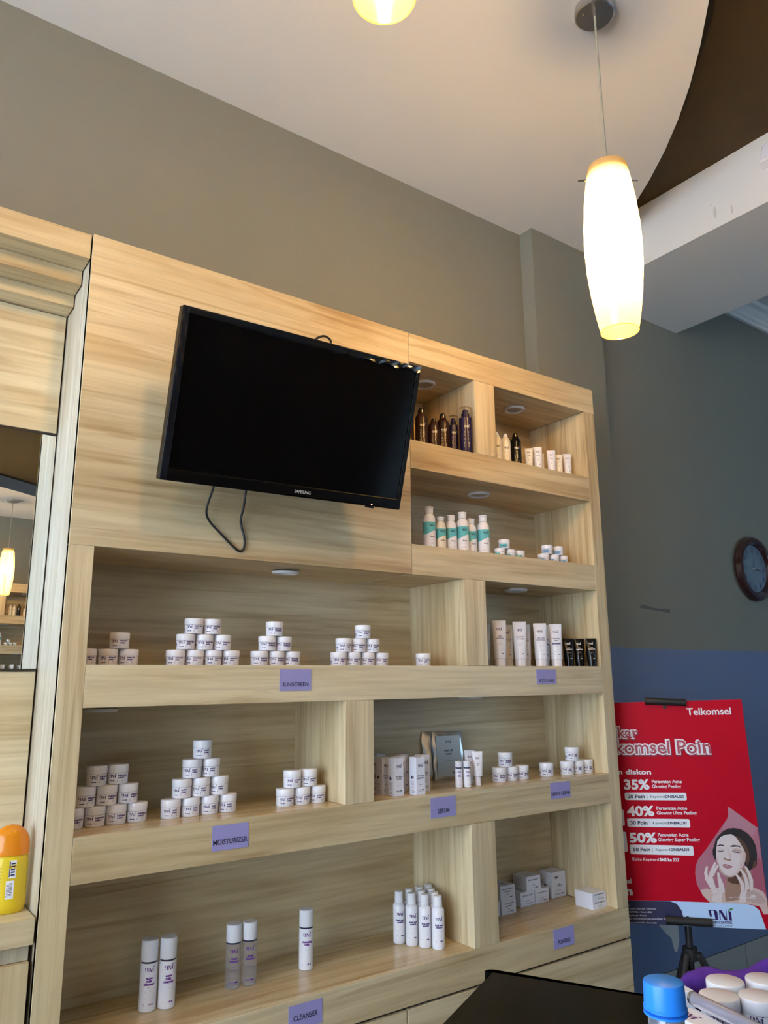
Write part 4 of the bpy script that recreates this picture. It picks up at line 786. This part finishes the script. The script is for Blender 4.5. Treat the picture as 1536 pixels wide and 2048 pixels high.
# stand
st = empty('poster_stand', (po_c.x, po_c.y, ZF)); tag(st, 'black tripod stand holding the red poster board', 'stand')
def W3(a, y, b_): return mw @ Vector((a, y, b_))
def sp(name, pts, r, n=12):
    o = part(name, MB().tube(pts, r, n), M_blackm, st); o.matrix_parent_inverse = Matrix.Translation((po_c.x, po_c.y, ZF)).inverted(); return o
hx = W3(.0, 0.03, 0); tipx = 0.006
sp('top_clamp', [W3(-.075 + .01, -.008, PH / 2 + .004), W3(.075 + .01, -.008, PH / 2 - .006)], .0135, 16)
bz = -PH / 2 + .018
sp('bottom_clamp', [W3(-.078 + tipx, -.014, bz + .004), W3(.082 + tipx, -.014, bz)], .0145, 16)
base = W3(tipx, .022, bz); sp('pole', [base + Vector((0, 0, -.13)), base + Vector((0, 0, .05)), W3(tipx, .022, PH / 2 - .02)], .0125)
for b_ in (PH / 2 - .02, bz + .01): sp('clamp_arm', [W3(tipx, .022, b_), W3(tipx, -.008, b_)], .007)
low = W3(tipx, -.004, bz) ; hub = Vector((base.x, base.y, base.z - .115))
sp('hub', [hub + Vector((0, 0, -.02)), hub + Vector((0, 0, .02))], .027, 18); sp('lower_pole', [hub, hub + Vector((0, 0, -.20))], .011)
for a in (-.05, 2.06, 4.15):
    d = Vector((math.cos(a + pa), math.sin(a + pa), 0)); s_ = hub + d * .028; sp('leg_bracket', [hub + Vector((0, 0, .004)), s_ + Vector((0, 0, -.008))], .013)
    e_ = Vector((hub.x + d.x * .20, hub.y + d.y * .20, ZF + .014)); sp('leg', [s_, s_ + (e_ - s_) * .6, e_], [.0125, .0115, .010]); sp('foot', [e_ + Vector((0, 0, .01)), Vector((e_.x, e_.y, ZF + .001))], .012)

# ------------------------------------------------------------------ counter in the foreground
ZT = -.47; P0 = Vector((.431, -.965)); ea = Vector((-.882, -.471)).normalized(); eb = Vector((.471, -.882)).normalized()
ct = empty('counter', (P0.x, P0.y, ZF)); tag(ct, 'black topped service counter in the foreground', 'counter')
def cpt(a, b_): v_ = ea * a + eb * b_; return (v_.x, v_.y)
r_ = .012; cor = [cpt(r_ - r_ * math.sin(q_), r_ - r_ * math.cos(q_)) for q_ in [PI / 2 * i / 6 for i in range(7)]]
poly = cor + [cpt(2.2, 0), cpt(2.2, .40), cpt(.95, .40), cpt(.80, .58), cpt(0, .58)]
o = part('top', MB().prism(poly[::-1] if False else poly, ZT - ZF - .03, ZT - ZF), M_counter, ct); 
bp_ = [cpt(.06, .05), cpt(2.1, .05), cpt(2.1, .36), cpt(.95, .36), cpt(.78, .52), cpt(.06, .52)]; part('body', MB().prism(bp_, 0, ZT - ZF - .0305), WV, ct)

# things on the counter
def CT(a, b_, z=ZT): v_ = P0 + ea * a + eb * b_; return (v_.x, v_.y, z)
bx, by = .101, -1.522
bt = empty('water_bottle', (bx, by, ZT + .0005)); tag(bt, 'clear water bottle with bright blue cap on the counter', 'bottle')
part('body', MB().rings([(0, .026), (.003, .030), (.05, .031), (.055, .0295), (.06, .031), (.11, .031), (.135, .029), (.155, .021), (.170, .0145), (.176, .0130), (.190, .0130)], 36), M_water, bt)
part('water', MB().rings([(.003, .026), (.05, .0285), (.10, .0285), (.12, .0275)], 28), M_water, bt)
rg = []; 
cap_ = MB().rings([(.1885, .0148), (.1890, .0157), (.1905, .0157), (.1910, .0151), (.2055, .0147), (.2073, .0142), (.2080, .0124)], 60)
part('cap', cap_, M_bluecap, bt)
part('neck_ring', MB().rings([(.1850, .0132), (.1856, .0158), (.1870, .0158), (.1876, .0132)], 36), M_bluecap, bt)
p = P2(); p.band(-.05, .05, .062, .108, 24); part('wrapper', p.mb(wrap([(0, .031, .031), (.2, .031, .031)])), M_white, bt)
CJ = 'white cream jars on the counter'
for (px, py), lb in zip([(1437, 1982), (1516, 1983), (1449, 1953), (1528, 1950)], ['front left white jar on the counter beside the blue capped bottle', 'front right white jar on the counter at the picture edge', 'back left white jar on the counter by the purple fabric', 'back right white jar on the counter at the picture edge']):
    c_ = on(px, py, 'z', ZT + .043); put('j_sunc', 'cream_jar', c_.x, c_.y, ZT, lb, 'jar', CJ, jit=.1, scale=.93)
# white cartons and the clear tube lying on them
def lying(name, p1, p2, wd, h, label, cat, material):
    d = Vector((p2.x - p1.x, p2.y - p1.y)); L3 = d.length; o = empty(name, (p1.x, p1.y, ZT + .0005), math.atan2(d.y, d.x)); tag(o, label, cat, 'white cartons on the counter')
    part('box', B(0, L3, -wd, 0, 0, h), material, o, .0008); return o, L3
zc_ = ZT + .036
o_, L3 = lying('carton', on(1327, 1947, 'z', zc_), on(1388, 1981, 'z', zc_), .026, .0355, 'white carton lying behind the blue capped bottle', 'carton', M_box)
o_, L3 = lying('carton', on(1386, 2014, 'z', zc_), on(1462, 2056, 'z', zc_), .034, .0355, 'white carton under the clear tube on the counter', 'carton', M_box)
q = P2(); q.logo(.004, -.026, .010); part('print', q.mb(lambda u, v: (u, v, .0358)), M_purple, o_)
A_ = on(1383, 1995, 'z', ZT + .045); B_ = on(1500, 2053, 'z', ZT + .045)
tb = empty('clear_tube', (A_.x, A_.y, ZT + .036)); tag(tb, 'smoky clear plastic tube lying diagonally over a white carton', 'tube')
def tp_(name, pts, r, m_, n=24):
    o = part(name, MB().tube(pts, r, n), m_, tb); o.matrix_parent_inverse = Matrix.Translation((A_.x, A_.y, ZT + .036)).inverted(); return o
tp_('body', [A_ + (B_ - A_) * f for f in (.04, .06, .5, 1, 1.3)], [.006, .0078, .0078, .0078, .0078], M_vial); tp_('end_seal', [A_, A_ + (B_ - A_) * .045], [.0074, .0080], M_foil)
# purple fabric pouch behind the jars
ridge = [on(px, py, 'z', z) for px, py, z in [(1366, 1966, -.468), (1374, 1950, -.452), (1387, 1939, -.442), (1413, 1936, -.440), (1445, 1938, -.441), (1485, 1940, -.441), (1505, 1933, -.436), (1536, 1918, -.428), (1570, 1905, -.424), (1610, 1925, -.44)]]
rs = spline(ridge, 6); cl = MB(); vs = []; ny = 14
for i, R3 in enumerate(rs):
    d = (rs[min(i + 1, len(rs) - 1)] - rs[max(i - 1, 0)]); d.z = 0; d.normalize(); aw = Vector((-d.y, d.x, 0))
    if aw.dot(R3 - CAM) < 0: aw = -aw
    for j in range(ny + 1):
        f = j / ny; a = PI * f; off = -.016 * math.cos(a) + .003 * math.sin(i * .33 + f * 4); zb = ZT + .001 if f < .5 else ZT - .03
        vs.append(R3 + aw * off + Vector((0, 0, (zb - R3.z) * (1 - math.sin(a) ** .6) + .0012 * math.sin(i * .55 + f * 7) * math.sin(a))))
nr = len(rs)
cl.add(vs, [(i * (ny + 1) + j, (i + 1) * (ny + 1) + j, (i + 1) * (ny + 1) + j + 1, i * (ny + 1) + j + 1) for i in range(nr - 1) for j in range(ny)])
tag(part('fabric_pouch', cl, M_cloth, sharp=80), 'crumpled purple fabric pouch behind the jars on the counter', 'pouch')
